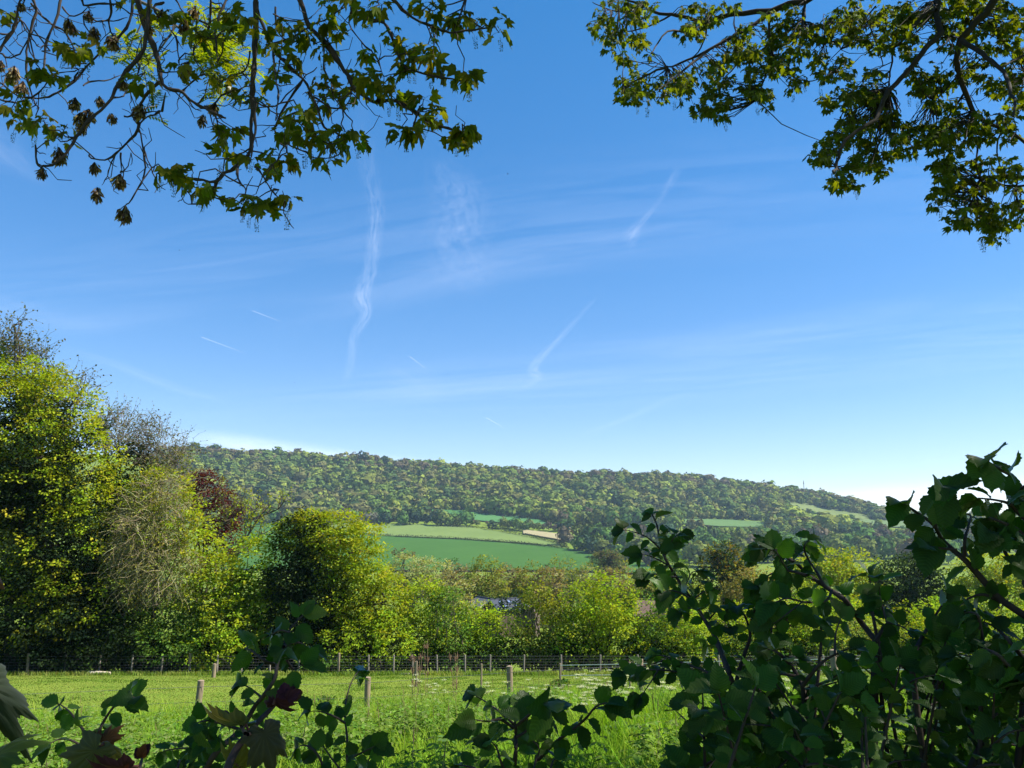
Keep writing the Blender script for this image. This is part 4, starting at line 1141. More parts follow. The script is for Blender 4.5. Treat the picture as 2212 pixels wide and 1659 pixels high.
# nettles and other broad leaves among it
NET = ((.12, .21, .03), (.10, .18, .032), (.15, .25, .04), (.17, .23, .07))
mb = MB()
n = 11000
P = ground_pts(n, 5, 18); 
dens = vnoise(P[:, 0] / 1.7 + 20, P[:, 1] / 1.7)
left = (P[:, 0] < -1.5) & (P[:, 1] > 9.5) & (P[:, 1] < 15)
P = P[((dens > .45) | left) & (P[:, 1] < meadow_edge(P[:, 0]) - .3)]
hgt = .5 + .4 * rng.random(len(P))
for lv in range(7):
    f = .35 + .65 * lv / 6
    for s in range(4):
        az = lv * 1.57 + s * 1.5708 + rng.random(len(P)) * .6
        d = np.column_stack([np.cos(az), np.sin(az), np.full(len(P), -.25)])
        q = P + np.array([0, 0, 1]) * (hgt * f)[:, None]
        mb.leaves(t_quad(.24, .06), q, d, np.tile([0, 0, 1.], (len(P), 1)) + sphere(len(P)) * .25, (.10 - .05 * (lv == 6)) * (.7 + .5 * rng.random(len(P))), jit(NET, len(P), .3))
tag(mb.build('nettle_bed', M_grass), 'nettles and broad leaved weeds in the meadow', 'nettles', kind='stuff')

# cow parsley
def parsley_mesh(seed):
    r = np.random.default_rng(seed); mb = MB(); H = .95
    fl = []
    stem = smooth_path([(0, 0, -.05), (.02, 0, .5), (.0, .02, H * .8)])
    mb.tube(stem, .006, .004, 5, (.10, .17, .04))
    for k in range(6):
        z = .35 + .4 * r.random(); a = r.random() * 6.28
        e = np.array([math.cos(a) * .2, math.sin(a) * .2, H * (.82 + .22 * r.random())]); P = smooth_path([(0, 0, z), e * [.5, .5, 1] - [0, 0, .2], e])
        mb.tube(P, .004, .002, 4, (.10, .17, .04), cap=False)
        fm = MB(); fl.append(fm)
        for j in range(9):
            b = j * 2.4; q = e + np.array([math.cos(b), math.sin(b), 0]) * .055 * math.sqrt(j / 9 + .05) + [0, 0, .03]
            fm.tube([e, q], .0022, .0014, 3, (.10, .17, .04), cap=False)
            m = 9; o = q + r.normal(size=(m, 3)) * [.011, .011, .003]
            fm.leaves(T_Q, o, unit(r.normal(size=(m, 3)) * [1, 1, .2]), np.tile([0, 0, 1.], (m, 1)) + r.normal(size=(m, 3)) * .3, .011, jit(((.62, .66, .5),), m, .12))
    for k in range(40):
        a = r.random() * 6.28; z = .1 + .4 * r.random(); q = np.array([[math.cos(a) * .15 * r.random(), math.sin(a) * .15 * r.random(), z]])
        mb.leaves(T_NARROW, q, [[math.cos(a), math.sin(a), .1]], [[0, 0, 1]], .12, jit(GRN, 1, .3))
    return mb, fl
protos = []
spots = []
for k in range(200):
    u = rng.choice([rng.normal(1190, 60), rng.normal(1330, 30), rng.normal(1260, 90), rng.normal(960, 90), rng.normal(1500, 120), rng.uniform(880, 1900)]); Y = 10.5 + 6.5 * rng.random() ** .7
    if 880 < u < 1980: spots.append((u, Y))
    if len(spots) >= 42: break
for i, (u, Y) in enumerate(spots):
    b = base_at(u, Y)
    if i < 4:
        st, fl = parsley_mesh(40 + i)
        t = thing('cow_parsley', '', 'wildflower', (0, 0, 0)); st.build('stem', M_grass, t); [q.build('flower_head', M_leaf, t) for q in fl]; protos.append(t)
        o = t
    else:
        src = protos[i % 4]; o = src.copy(); COL.objects.link(o)
        for ch in src.children: c = ch.copy(); COL.objects.link(c); c.parent = o
    o.location = Vector([float(q) for q in b]); s = .75 + .4 * rng.random(); o.scale = (s, s, s); o.rotation_euler = (0, 0, rng.random() * 6.28)
    tag(o, 'white flowering cow parsley standing in the meadow grass by the near fence', 'wildflower', 'cow parsley in the meadow')
# a few big pale leaves in the meadow
for u, v, lab in ((1325, 1575, 'broad pale dock plant in the meadow right of the low hazel'), (1195, 1575, 'arching bright grass tuft left of the pale dock plant'), (1000, 1560, 'dock plant behind the low hazel leaves')):
    Y = 10.5; b = base_at(u, Y); mb = MB(); n = 16; az = rng.random(n) * 6.28
    mb.leaves(t_elm(.3, .2, 8), b + np.column_stack([np.cos(az) * .05, np.sin(az) * .05, .28 + .2 * rng.random(n)]), np.column_stack([np.cos(az), np.sin(az), .8 * rng.random(n)]), np.tile([0, 0, 1.], (n, 1)), .26, jit(((.11, .2, .06),), n, .2))
    mb.tube([b, b + [0, 0, .5]], .012, .006, 5, (.09, .15, .04)); tag(mb.build('dock_plant', M_grass, origin=b), lab, 'weed')

# ================================================================== OVERHANGING SYCAMORES
SYC = ((.075, .115, .016), (.095, .125, .016), (.065, .10, .016), (.11, .12, .018))
MAP = ((.06, .10, .02), (.075, .115, .022), (.05, .085, .02))
def palm_leaves(mb, C, n, size, cols, spread=.04, up=.7, toward=.35, hang=.35):
    """n lobed leaves on stalks round the shoot tip C"""
    az0 = rng.random() * 6.28
    for k in range(n):
        a = az0 + k * 2.4 + rng.normal() * .3
        d = np.array([math.cos(a), math.sin(a), -hang + .5 * rng.random()])
        L = size * (.45 + .5 * rng.random())
        q = C + unit(d) * L + np.array([0, 0, .15 * L])
        mb.tube([C, (C + q) / 2 + [0, 0, .12 * L], q], .0012, .001, 3, (.09, .09, .03), cap=False)
        ax = unit(d * [1, 1, 1] + np.array([0, 0, -.45 - .3 * rng.random()]))
        no = unit(np.array([0, 0, up]) + np.array([0, -toward, 0]) + rng.normal(size=3) * .4)
        mb.leaves(T_PALM[int(rng.integers(0, 8))], [q], [ax], [no], size * (.6 + .6 * rng.random()), jit(cols, 1, .25))

def nearest(paths, p):
    best = None
    for P in paths:
        d = np.linalg.norm(P - p, axis=1); i = int(d.argmin())
        if best is None or d[i] < best[0]: best = (d[i], P[i])
    return best

def tassel_mesh():
    mb = MB(); L = 1.0
    mb.tube(smooth_path([(0, 0, 0), (.03, 0, -.4), (.0, .02, -L)]), .012, .006, 4, (.09, .11, .03))
    n = 70; t = .15 + .85 * rng.random(n); a = rng.random(n) * 6.28; r = .10 * (1 - .6 * t) + .02
    p = np.column_stack([np.cos(a) * r, np.sin(a) * r, -t * L])
    mb.leaves(t_quad(.4, .2), p, unit(np.column_stack([np.cos(a), np.sin(a), -.3 + 0 * a])), sphere(n), .075, jit(((.09, .12, .03),), n, .3))
    return mb
def seed_mesh(seed):
    r = np.random.default_rng(seed); mb = MB(); n = 90
    for k in range(n):
        d = unit(r.normal(size=3) + [0, 0, -.4]); p = d * [.32, .32, .5] * (.3 + .6 * r.random()) + [0, 0, -.4]
        ax = unit(np.array([d[0] * .7, d[1] * .7, -1.0])); 
        mb.leaves(t_quad(.17, .1), [p], [ax], [unit(r.normal(size=3))], .42 * (.7 + .5 * r.random()), jit(((.16, .12, .07), (.09, .065, .045), (.30, .24, .13)), 1, .3))
        mb.tube([(0, 0, 0), p], .012, .008, 3, (.07, .05, .04), cap=False)
    return mb
def add_parts(root, proto, name, spots, scale):
    """copies of a small part mesh under ROOT"""
    first = None
    o0 = np.array(root['_o'])
    for p in spots:
        if first is None:
            first = bpy.data.objects.new(name, proto); o = first
        else: o = first.copy()
        COL.objects.link(o); o.parent = root; o.location = Vector([float(q) for q in np.asarray(p) - o0])
        s = scale * (.7 + .6 * rng.random()); o.scale = (s, s, s); o.rotation_euler = (rng.normal() * .12, rng.normal() * .12, rng.random() * 6.28)

def mesh_only(mb, name, mat):
    o = mb.build(name, mat); me = o.data; bpy.data.objects.remove(o); return me
ME_TASSEL = mesh_only(tassel_mesh(), 'flower_tassel', M_leaf)
ME_SEED = [mesh_only(seed_mesh(s), 'seed_cluster', M_leaf) for s in (1, 2, 3)]

def bough_paths(paths, fu, Y, jY=.25):
    """picture polylines -> world curves at about depth Y"""
    out = []
    for p in paths:
        n = len(p[1]); y0 = Y + (p[2] if len(p) > 2 else rng.normal() * jY)
        ys = y0 + np.linspace(0, 1, n) * rng.normal() * jY
        uv = np.array([fu(*q) for q in p[1]])
        Q = smooth_path(at(uv[:, 0], uv[:, 1], ys), 3); Q[1:-1] += rng.normal(size=(len(Q) - 2, 3)) * .0006 * Y
        out.append((p[0], Q))
    return out

def canopy(mb, boxes, n, size, cols, keep):
    """the rest of a crown, outside the picture: leaf sprays through ellipsoids"""
    w = np.array([b[3] * b[4] * b[5] for b in boxes]); cnt = (w / w.sum() * n).astype(int)
    for (x, y, z, rx, ry, rz), k in zip(boxes, cnt):
        m = 5; k = k // m
        d = sphere(k) * (rng.random((k, 1)) ** .4) * [rx, ry, rz] + [x, y, z]
        p = np.repeat(d, m, 0) + rng.normal(size=(k * m, 3)) * .12
        p = p[keep(p)]
        q = len(p)
        mb.leaves(t_quad(.42, .1), p, unit(sphere(q) + [0, 0, -.4]), unit(sphere(q) * .6 + [0, 0, 1]), size * (.7 + .6 * rng.random(q)), jit(cols, q, .25))

def outside(p, m=40, top=-25):
    u, v = proj(p)
    ins = (u > -m) & (u < 2212 + m) & (v > top) & (v < 1659 + m)
    near = np.linalg.norm(p, axis=1) < 1.6
    return ~np.nan_to_num(ins, nan=False).astype(bool) & ~near

# ---- left sycamore: last year's brown seed bunches, young leaves, hanging flower tassels
fz = lambda x, y: (x * .5, y * .5)
fa = lambda x, y: (x * .25, y * .25)
YL = 4.0
LP1 = [  # radius m, points in the enlarged picture
    (.016, [(585, -40), (610, 60), (640, 150), (670, 220), (690, 290), (700, 350), (730, 385), (790, 400), (830, 440), (890, 470), (940, 495), (975, 510)]),
    (.011, [(700, 350), (640, 400), (610, 450), (595, 500), (600, 560), (545, 620), (500, 665), (450, 690), (395, 685), (385, 670)]),
    (.006, [(600, 560), (620, 640), (625, 720), (610, 790), (565, 865), (545, 885)]), (.005, [(620, 640), (650, 720), (680, 790), (715, 820)]),
    (.005, [(500, 665), (480, 700), (465, 760), (440, 800)]), (.005, [(522, 660), (525, 720), (520, 745)]), (.004, [(520, 745), (550, 720), (565, 660)]),
    (.008, [(690, 480), (650, 500), (610, 530), (595, 565)]), (.006, [(700, 480), (715, 400)]), (.006, [(535, 502), (590, 495), (640, 485), (700, 480)]),
    (.016, [(1109, -40), (1105, 150), (1098, 300), (1090, 430), (1085, 560), (1080, 660), (1030, 715), (975, 745), (930, 785), (850, 775), (790, 770)]),
    (.008, [(1100, 420), (1102, 520), (1100, 600), (1085, 680)]), (.006, [(940, 770), (910, 850), (870, 880), (810, 880), (785, 850)]), (.007, [(1030, 715), (1030, 770), (1055, 810), (1060, 840)]),
    (.006, [(1100, 720), (1130, 750), (1160, 800), (1190, 840), (1215, 870), (1245, 870)]), (.004, [(1190, 840), (1205, 820)]),
    (.011, [(1112, 40), (1150, 150), (1180, 210), (1230, 270), (1310, 340), (1350, 420), (1380, 490), (1400, 550), (1470, 580), (1510, 600), (1545, 570)]),
    (.018, [(1283, -40), (1320, 80), (1350, 130), (1420, 200), (1470, 280), (1510, 340), (1530, 380), (1600, 430), (1630, 440), (1690, 435), (1750, 455), (1800, 490), (1850, 525), (1940, 555), (2000, 575)]),
    (.006, [(1800, 500), (1790, 540), (1760, 560)]), (.008, [(1310, 340), (1250, 430), (1200, 520), (1190, 570), (1240, 620), (1300, 650), (1360, 680), (1430, 680), (1475, 660)]),
    (.006, [(1180, 210), (1190, 330), (1205, 420), (1190, 520)]), (.006, [(1190, 30), (1195, 130), (1230, 170), (1290, 280), (1320, 340)]),
    (.012, [(1490, -30), (1530, 40), (1590, 80), (1660, 100), (1690, 150), (1710, 210), (1750, 290), (1800, 310), (1870, 330), (1990, 350)]),
    (.010, [(1660, -40), (1700, 0), (1760, 60), (1840, 105), (1910, 130), (1960, 140), (2040, 130), (2130, 120)]), (.008, [(2020, -30), (2010, 0), (1990, 60), (1960, 130)]),
    (.006, [(1520, 30), (1510, 100), (1560, 180), (1620, 240), (1650, 310), (1660, 380)]), (.006, [(1150, 195), (1240, 170), (1350, 110), (1430, 70), (1500, 20)]),
    (.005, [(1080, 220), (1060, 300), (1000, 330), (960, 350)]), (.005, [(1090, 430), (1150, 460), (1210, 440), (1300, 350), (1370, 290)]), (.006, [(1400, 190), (1400, 300), (1430, 350), (1440, 420), (1480, 470)]),
    (.005, [(1180, 60), (1250, 90), (1330, 80), (1400, 20)]), (.005, [(1085, 640), (1030, 665), (970, 690)]), (.004, [(1240, 620), (1245, 700), (1270, 730)]), (.004, [(1210, 620), (1240, 640), (1200, 690), (1160, 740), (1150, 780)]),
    (.006, [(1330, 400), (1390, 440), (1450, 470), (1500, 450), (1520, 400)]), (.005, [(1330, 560), (1420, 620), (1490, 600)]), (.005, [(1200, 520), (1300, 480), (1360, 520), (1380, 570)])]
LP2 = [
    (.012, [(1300, -60), (1240, 420), (1090, 610), (960, 850), (820, 990), (690, 1130), (590, 1290), (480, 1410), (380, 1440), (325, 1405), (305, 1250)]),
    (.009, [(1150, -60), (1120, 180), (1000, 345), (800, 520), (640, 700), (500, 800), (380, 845), (200, 840), (100, 790), (0, 705), (-60, 680)]),
    (.010, [(-60, 470), (0, 430), (80, 300), (130, 200), (150, 90), (190, -40)]), (.009, [(265, -40), (310, 100), (235, 380), (230, 540), (240, 700), (300, 880), (330, 930), (310, 1000)]),
    (.009, [(535, -40), (470, 210), (395, 400), (380, 600), (365, 700)]), (.008, [(270, 30), (330, 110), (450, 210), (560, 280), (640, 420), (660, 540), (750, 550)]),
    (.007, [(0, 290), (90, 290), (180, 170), (260, 300), (330, 400), (380, 390)]), (.006, [(130, 100), (200, 220), (250, 290)]), (.006, [(0, 860), (150, 885), (340, 800), (450, 650), (640, 610), (720, 590)]),
    (.006, [(0, 460), (60, 500), (170, 460), (260, 300), (310, 200)]), (.006, [(720, 740), (800, 700), (950, 690), (1060, 640)]), (.006, [(960, 845), (1060, 830), (1130, 750), (1150, 680)]),
    (.007, [(940, -40), (960, 100), (940, 210), (970, 290), (985, 330)]), (.007, [(700, -40), (720, 40), (850, 30), (1000, 40), (1120, 110), (1210, 130)]), (.006, [(540, 60), (600, 130), (700, 110), (760, 60)]),
    (.006, [(720, 140), (840, 180), (980, 180), (1100, 150)]), (.008, [(1420, 20), (1330, 60), (1410, 200), (1520, 320), (1540, 480), (1550, 560)]), (.006, [(1520, 0), (1600, 120), (1800, 210), (1920, 230), (1940, 310), (2060, 375)]),
    (.007, [(1820, -40), (1820, 150), (1790, 280), (1680, 380), (1690, 520), (1760, 620)]), (.007, [(1980, -20), (1900, 120), (1860, 280), (1870, 450), (1890, 560)]), (.006, [(1450, 760), (1560, 790), (1650, 720), (1760, 640), (1900, 690), (2040, 660), (2180, 640)]),
    (.006, [(1770, 920), (1850, 900), (1950, 800), (2060, 770), (2200, 730)]), (.006, [(1540, 780), (1620, 850), (1660, 920), (1740, 960)]), (.006, [(1700, 900), (1770, 820), (1800, 700)]), (.005, [(1480, 300), (1380, 400), (1360, 560), (1370, 700)]),
    (.005, [(1200, 600), (1180, 480), (1220, 300)]), (.005, [(1210, 900), (1290, 780), (1370, 700)]), (.005, [(640, 700), (680, 600), (600, 590), (530, 590)]), (.005, [(210, 0), (190, 60), (140, 130)])]
LC = [(20, 60, 4), (10, 330, 3), (85, 420, 6), (70, 480, 6), (150, 270, 4), (195, 325, 7), (255, 330, 4), (95, 540, 6), (190, 525, 7), (270, 560, 4), (250, 600, 4), (330, 220, 6), (410, 190, 6), (300, 210, 4), (750, 70, 4), (605, 345, 4), (690, 60, 4), (560, 10, 4), (850, 140, 8), (880, 170, 6), (790, 300, 5), (990, 40, 4), (1030, 80, 6), (960, 350, 6), (925, 320, 4), (1000, 130, 5), (1110, 110, 5), (1240, 100, 4), (1290, 140, 7), (1330, 160, 6), (1400, 90, 8), (1440, 130, 8), (1410, 220, 7), (1200, 200, 5), (1150, 195, 5), (1215, 290, 6), (1195, 330, 5), (1250, 250, 4), (1590, 230, 6), (1570, 75, 6), (1600, 40, 5), (1650, 20, 5), (1420, 10, 4), (1490, 10, 4), (1700, 150, 5), (1760, 200, 6), (1760, 270, 7), (1820, 230, 7), (1850, 260, 7), (1900, 300, 5), (1850, 190, 3), (1860, 40, 8), (1890, 90, 6), (1820, 20, 5), (2000, 80, 9), (1970, 100, 7), (2060, 95, 5), (2170, 80, 4), (2155, 140, 3), (2020, 335, 8), (2000, 320, 4), (1560, 330, 6), (1590, 345, 6), (1660, 330, 5), (1400, 340, 5), (1460, 405, 4), (1540, 410, 4), (1390, 390, 5), (1380, 440, 5), (1640, 385, 4), (1690, 410, 5), (1730, 405, 5), (1060, 430, 6), (1130, 440, 6), (1090, 400, 5), (1230, 560, 6), (1290, 530, 8), (1300, 490, 6), (1330, 590, 8), (1380, 610, 5), (1270, 600, 5), (1450, 610, 6), (1490, 570, 6), (1540, 600, 4), (1420, 700, 6), (1000, 560, 7), (970, 575, 5), (965, 660, 6), (1090, 690, 5), (1160, 725, 5), (1210, 670, 5), (1235, 700, 5), (760, 750, 9), (720, 740, 5), (790, 720, 4), (800, 770, 4), (880, 820, 7), (850, 800, 5), (920, 850, 4), (1090, 870, 9), (1060, 890, 7), (1130, 890, 7), (1150, 910, 4), (1240, 860, 5), (1830, 430, 5), (1870, 480, 7), (1840, 520, 6), (1890, 510, 4), (1770, 560, 6), (1730, 555, 5), (1990, 570, 7), (2020, 560, 7), (2010, 600, 6), (1970, 600, 5)]
LSEED = [(85, 10), (295, 80), (320, 110), (385, 45), (405, 115), (500, 150), (845, 25), (800, 85), (100, 350), (325, 420), (430, 415), (385, 470), (347, 485), (483, 490), (360, 540), (255, 635), (187, 725), (408, 700), (520, 750), (422, 810), (542, 885), (530, 330), (615, 450), (815, 265), (930, 440), (878, 495), (5, 260), (640, 70), (62, 285), (790, 290), (650, 110), (700, 40)]
LTAS = [(1055, 900), (1075, 930), (1105, 940), (885, 870), (870, 850), (1250, 870), (1245, 910), (1090, 690), (1240, 600), (1340, 640), (1320, 650), (1450, 630), (1505, 430), (1540, 610), (1755, 580), (1840, 560), (1750, 590), (1970, 620), (2015, 620), (2025, 600), (1680, 450), (1725, 450), (1770, 290), (1790, 310), (1870, 340), (2020, 360), (2160, 160), (2050, 150), (1810, 70), (1875, 110), (1595, 90), (1400, 250), (1215, 360), (1120, 140), (280, 240), (385, 240), (195, 370), (250, 620), (60, 560), (150, 570), (960, 590), (955, 700), (950, 720), (745, 770), (765, 790), (700, 775), (740, 350), (1195, 690)]
rootL = base_at(-1, 1); rootL = np.array([-4.6, 1.2, float(height(-4.6, 1.2))])
syc = thing('sycamore_tree', 'sycamore whose bare twigs, young leaves and brown seed bunches hang into the upper left sky', 'tree', rootL)
PL = bough_paths(LP1, fz, YL) + bough_paths(LP2, fa, YL + .15)
mb = MB()
for r, P in PL: mb.tube(P, 0, 0, 6, (.04, .032, .028), radii=np.linspace(r, r * .4, len(P)) * (1 + .22 * rng.normal(size=len(P)).clip(-1, 1.5)))
forkL = rootL + [1.0, .8, 7.6]
mb2 = MB()
mb2.tube(smooth_path([rootL - [0, 0, .4], rootL + [.1, .1, 2.5], rootL + [.5, .4, 5], forkL, forkL + [.4, .3, 3]]), .24, .09, 10, (.075, .065, .055))
starts = [(r, P[0]) for r, P in PL if proj(P[0])[1] < -3]
for k, (r, s) in enumerate(starts):
    hub = forkL + rng.normal(size=3) * .3 - [0, 0, 1.2 * rng.random()]
    mb2.tube(curve(s, hub, 7, -.12, .06)[::-1], .035, r, 6, (.05, .042, .036))
mb2.build('trunk', M_bark, syc)
lm = MB()
onlyP = [P for _, P in PL]
for x, y, n in LC:
    u, v = fz(x, y)
    C = at(u, v, YL + rng.normal() * .2)
    d, q = nearest(onlyP, C)
    C[1] = q[1] + rng.normal() * .12; C = at(u, v, C[1])
    if d > .02: mb.tube(curve(q, C, 5, .1 * rng.normal(), .1), .0045, .0025, 5, (.045, .035, .03), cap=False)
    palm_leaves(lm, C, n, .066, SYC)
tips = []
for r, P in PL:                       # small spurs and bare side twigs
    for k in range(int(len(P) * .35)):
        q = P[int(rng.integers(2, len(P)))]
        e = q + unit(rng.normal(size=3) + [0, 0, -.2]) * (.04 + .2 * rng.random() ** 2)
        if proj(q)[1] > -200: mb.tube(curve(q, e, 4, .1, .15), .0035, .0018, 4, (.05, .04, .034), cap=False)
mb.build('branches', M_twig, syc)
lm.build('foliage', M_syc, syc)
def on_nearest(x, y):
    u, v = fz(x, y); C = at(u, v, YL); d, q = nearest(onlyP, C); return at(u, v, q[1])
for s in range(3): add_parts(syc, ME_SEED[s], 'seed_cluster', [on_nearest(*q) for q in LSEED[s::3]], .082)
add_parts(syc, ME_TASSEL, 'flower_tassel', [on_nearest(*q) for q in LTAS], .085)
mb = MB()
canopy(mb, [(-3.6, 1.5, 6.8, 3.2, 3.6, 2.2), (-1.2, 2.2, 5.6, 2.4, 2.2, 1.3), (-3.8, -2, 5.5, 3.5, 3.0, 2.6), (-5.5, 2.5, 4.0, 1.6, 2.5, 2.2)], 5500, .14, SYC, outside)
mb.build('crown', M_leaf, syc)

# ---- bough of an ash with fresh feathery leaves, seen through the sycamore
rootA = np.array([-7.5, 7.0, float(height(-7.5, 7.0))])
ash = thing('ash_tree', 'ash bough with fresh feathery yellow-green leaves behind the hanging sycamore twigs', 'tree', rootA)
mb = MB(); fm = MB()
YA = 7.0
AP = bough_paths([(.02, [(300, -120), (420, -60), (640, 20), (760, 110), (880, 190), (960, 250), (1010, 300)]), (.01, [(640, 20), (600, 120), (560, 200), (545, 240)]), (.01, [(760, 110), (700, 200), (650, 260), (620, 290)]), (.009, [(880, 190), (920, 300), (960, 400), (990, 410)]), (.008, [(600, 480), (640, 465), (680, 455)]), (.008, [(900, 100), (960, 60), (1000, 30)]), (.01, [(960, 250), (900, 130), (880, 60)])], fz, YA)
mb.tube(smooth_path([rootA - [0, 0, .3], rootA + [.2, 0, 5], rootA + [1.2, 0, 9.5], AP[0][1][0]]), .2, .03, 8, (.09, .085, .07))
for r, P in AP: mb.tube(P, r, r * .4, 6, (.10, .095, .075))
def pinnate(fm, mb, q, d, L):
    d = unit(d); e = q + d * L + [0, 0, -.2 * L]
    P = smooth_path([q, (q + e) / 2 + [0, 0, .1 * L], e], 4); mb.tube(P, .002, .001, 3, (.10, .14, .03), cap=False)
    sd = unit(np.cross(d, [0, 0, 1.0]))
    for k in range(2, len(P)):
        for s in (-1, 1):
            fm.leaves(t_quad(.18, .05), [P[k]], [sd * s + d * .5 + [0, 0, -.15]], [[0, -.3, 1]], L * .36, jit(((.12, .19, .02), (.10, .16, .02)), 1, .2))
for (x, y, n) in [(545, 230, 9), (560, 200, 8), (620, 280, 9), (640, 270, 7), (700, 110, 5), (680, 130, 6), (870, 200, 12), (900, 240, 12), (930, 200, 12), (900, 170, 10), (960, 260, 12), (1000, 260, 14), (1020, 290, 10), (960, 160, 8), (1010, 130, 8), (990, 400, 8), (960, 210, 10), (660, 465, 5), (940, 70, 5), (880, 280, 8), (900, 60, 4)]:
    u, v = fz(x, y); C = at(u, v, YA + rng.normal() * .2); d, q = nearest([P for _, P in AP], C)
    mb.tube(curve(q, C, 4, .05), .005, .003, 4, (.10, .10, .07), cap=False)
    for k in range(n): pinnate(fm, mb, C + rng.normal(size=3) * .05, rng.normal(size=3) * [1, .8, .5] + [0, 0, .25], .2)
mb.build('trunk', M_twig, ash); fm.build('foliage', M_syc, ash)

# ---- right tree: dense small leaves, dark winding boughs
f2 = lambda x, y: (1216.6 + .45 * x, .45 * y)
YR = 6.6
RP = [
    (.055, [(1250, -60), (1160, 5), (1080, 20), (1000, 50), (900, 60), (800, 70), (720, 95), (690, 105), (600, 85), (520, 70), (440, 60), (380, 20), (300, 0)]),
    (.035, [(1000, 50), (930, 110), (860, 150), (780, 195), (700, 240), (620, 280), (540, 315), (500, 325)]), (.02, [(700, 240), (620, 300), (560, 350), (500, 400), (450, 430)]), (.02, [(690, 105), (680, 180), (650, 250), (600, 290)]),
    (.02, [(690, 110), (600, 150), (500, 150), (440, 230), (420, 260)]), (.016, [(520, 70), (400, 130), (300, 150), (220, 180)]), (.018, [(500, 320), (420, 350), (340, 390), (290, 400)]), (.02, [(860, 150), (850, 280), (780, 370), (720, 450)]),
    (.02, [(1160, 5), (1150, 90), (1180, 110), (1250, 140), (1255, 200)]), (.02, [(1160, 0), (1160, 80), (1140, 150), (1120, 200)]), (.02, [(990, 60), (990, 210), (1010, 280), (960, 390), (930, 480)]), (.016, [(1060, 330), (1120, 380), (1200, 390), (1300, 350)]),
    (.05, [(1810, -60), (1800, 0), (1790, 60), (1800, 120), (1805, 170), (1740, 230), (1690, 300), (1620, 380), (1560, 440), (1530, 500), (1510, 560), (1460, 600), (1380, 650), (1330, 730), (1310, 800), (1300, 830)]),
    (.022, [(1510, 540), (1560, 610), (1580, 650), (1700, 720)]), (.03, [(1790, 50), (1745, 60), (1680, 130), (1650, 180), (1590, 230), (1575, 300), (1560, 420)]), (.014, [(1310, 800), (1350, 860), (1400, 890)]), (.016, [(1460, 600), (1390, 590), (1300, 570)]), (.014, [(1530, 500), (1460, 440), (1350, 450), (1270, 480)]),
    (.06, [(2100, -50), (2060, 10), (2020, 70), (1960, 130), (1910, 190), (1890, 280), (1900, 350), (1930, 440), (1970, 530), (2030, 590), (2110, 620), (2170, 650), (2260, 720)]),
    (.035, [(1910, 190), (2010, 260), (2080, 310), (2130, 370), (2150, 450), (2170, 490), (2160, 560)]), (.03, [(1800, 120), (1850, 170), (1910, 190)]), (.02, [(2030, 590), (2010, 650), (1980, 730), (1990, 800), (2000, 860), (2040, 890)]),
    (.02, [(2270, 240), (2150, 300), (2090, 330)]), (.02, [(2280, 340), (2200, 370), (2150, 400)]), (.022, [(2280, 990), (2200, 1020), (2140, 1050), (2090, 1080), (2040, 1100)]), (.018, [(2290, 890), (2120, 890), (2040, 850), (1960, 900), (1900, 960)]),
    (.018, [(1930, 440), (1850, 560), (1800, 640), (1700, 690)]), (.016, [(1900, 350), (1820, 450), (1780, 480)]), (.014, [(2000, 860), (1960, 960), (1920, 1040)]), (.014, [(1500, 30), (1400, 150), (1330, 240), (1250, 320)]), (.02, [(1350, -40), (1400, 30), (1450, 80), (1500, 200), (1530, 300), (1520, 330)]),
    (.016, [(1150, 140), (1060, 200), (1000, 330), (940, 420)]), (.016, [(380, 20), (300, 60), (200, 40), (140, 10)]), (.016, [(1850, 0), (1870, 60), (1950, 100), (1990, 60)]), (.016, [(2110, 620), (2080, 700), (2100, 800), (2150, 860)])]
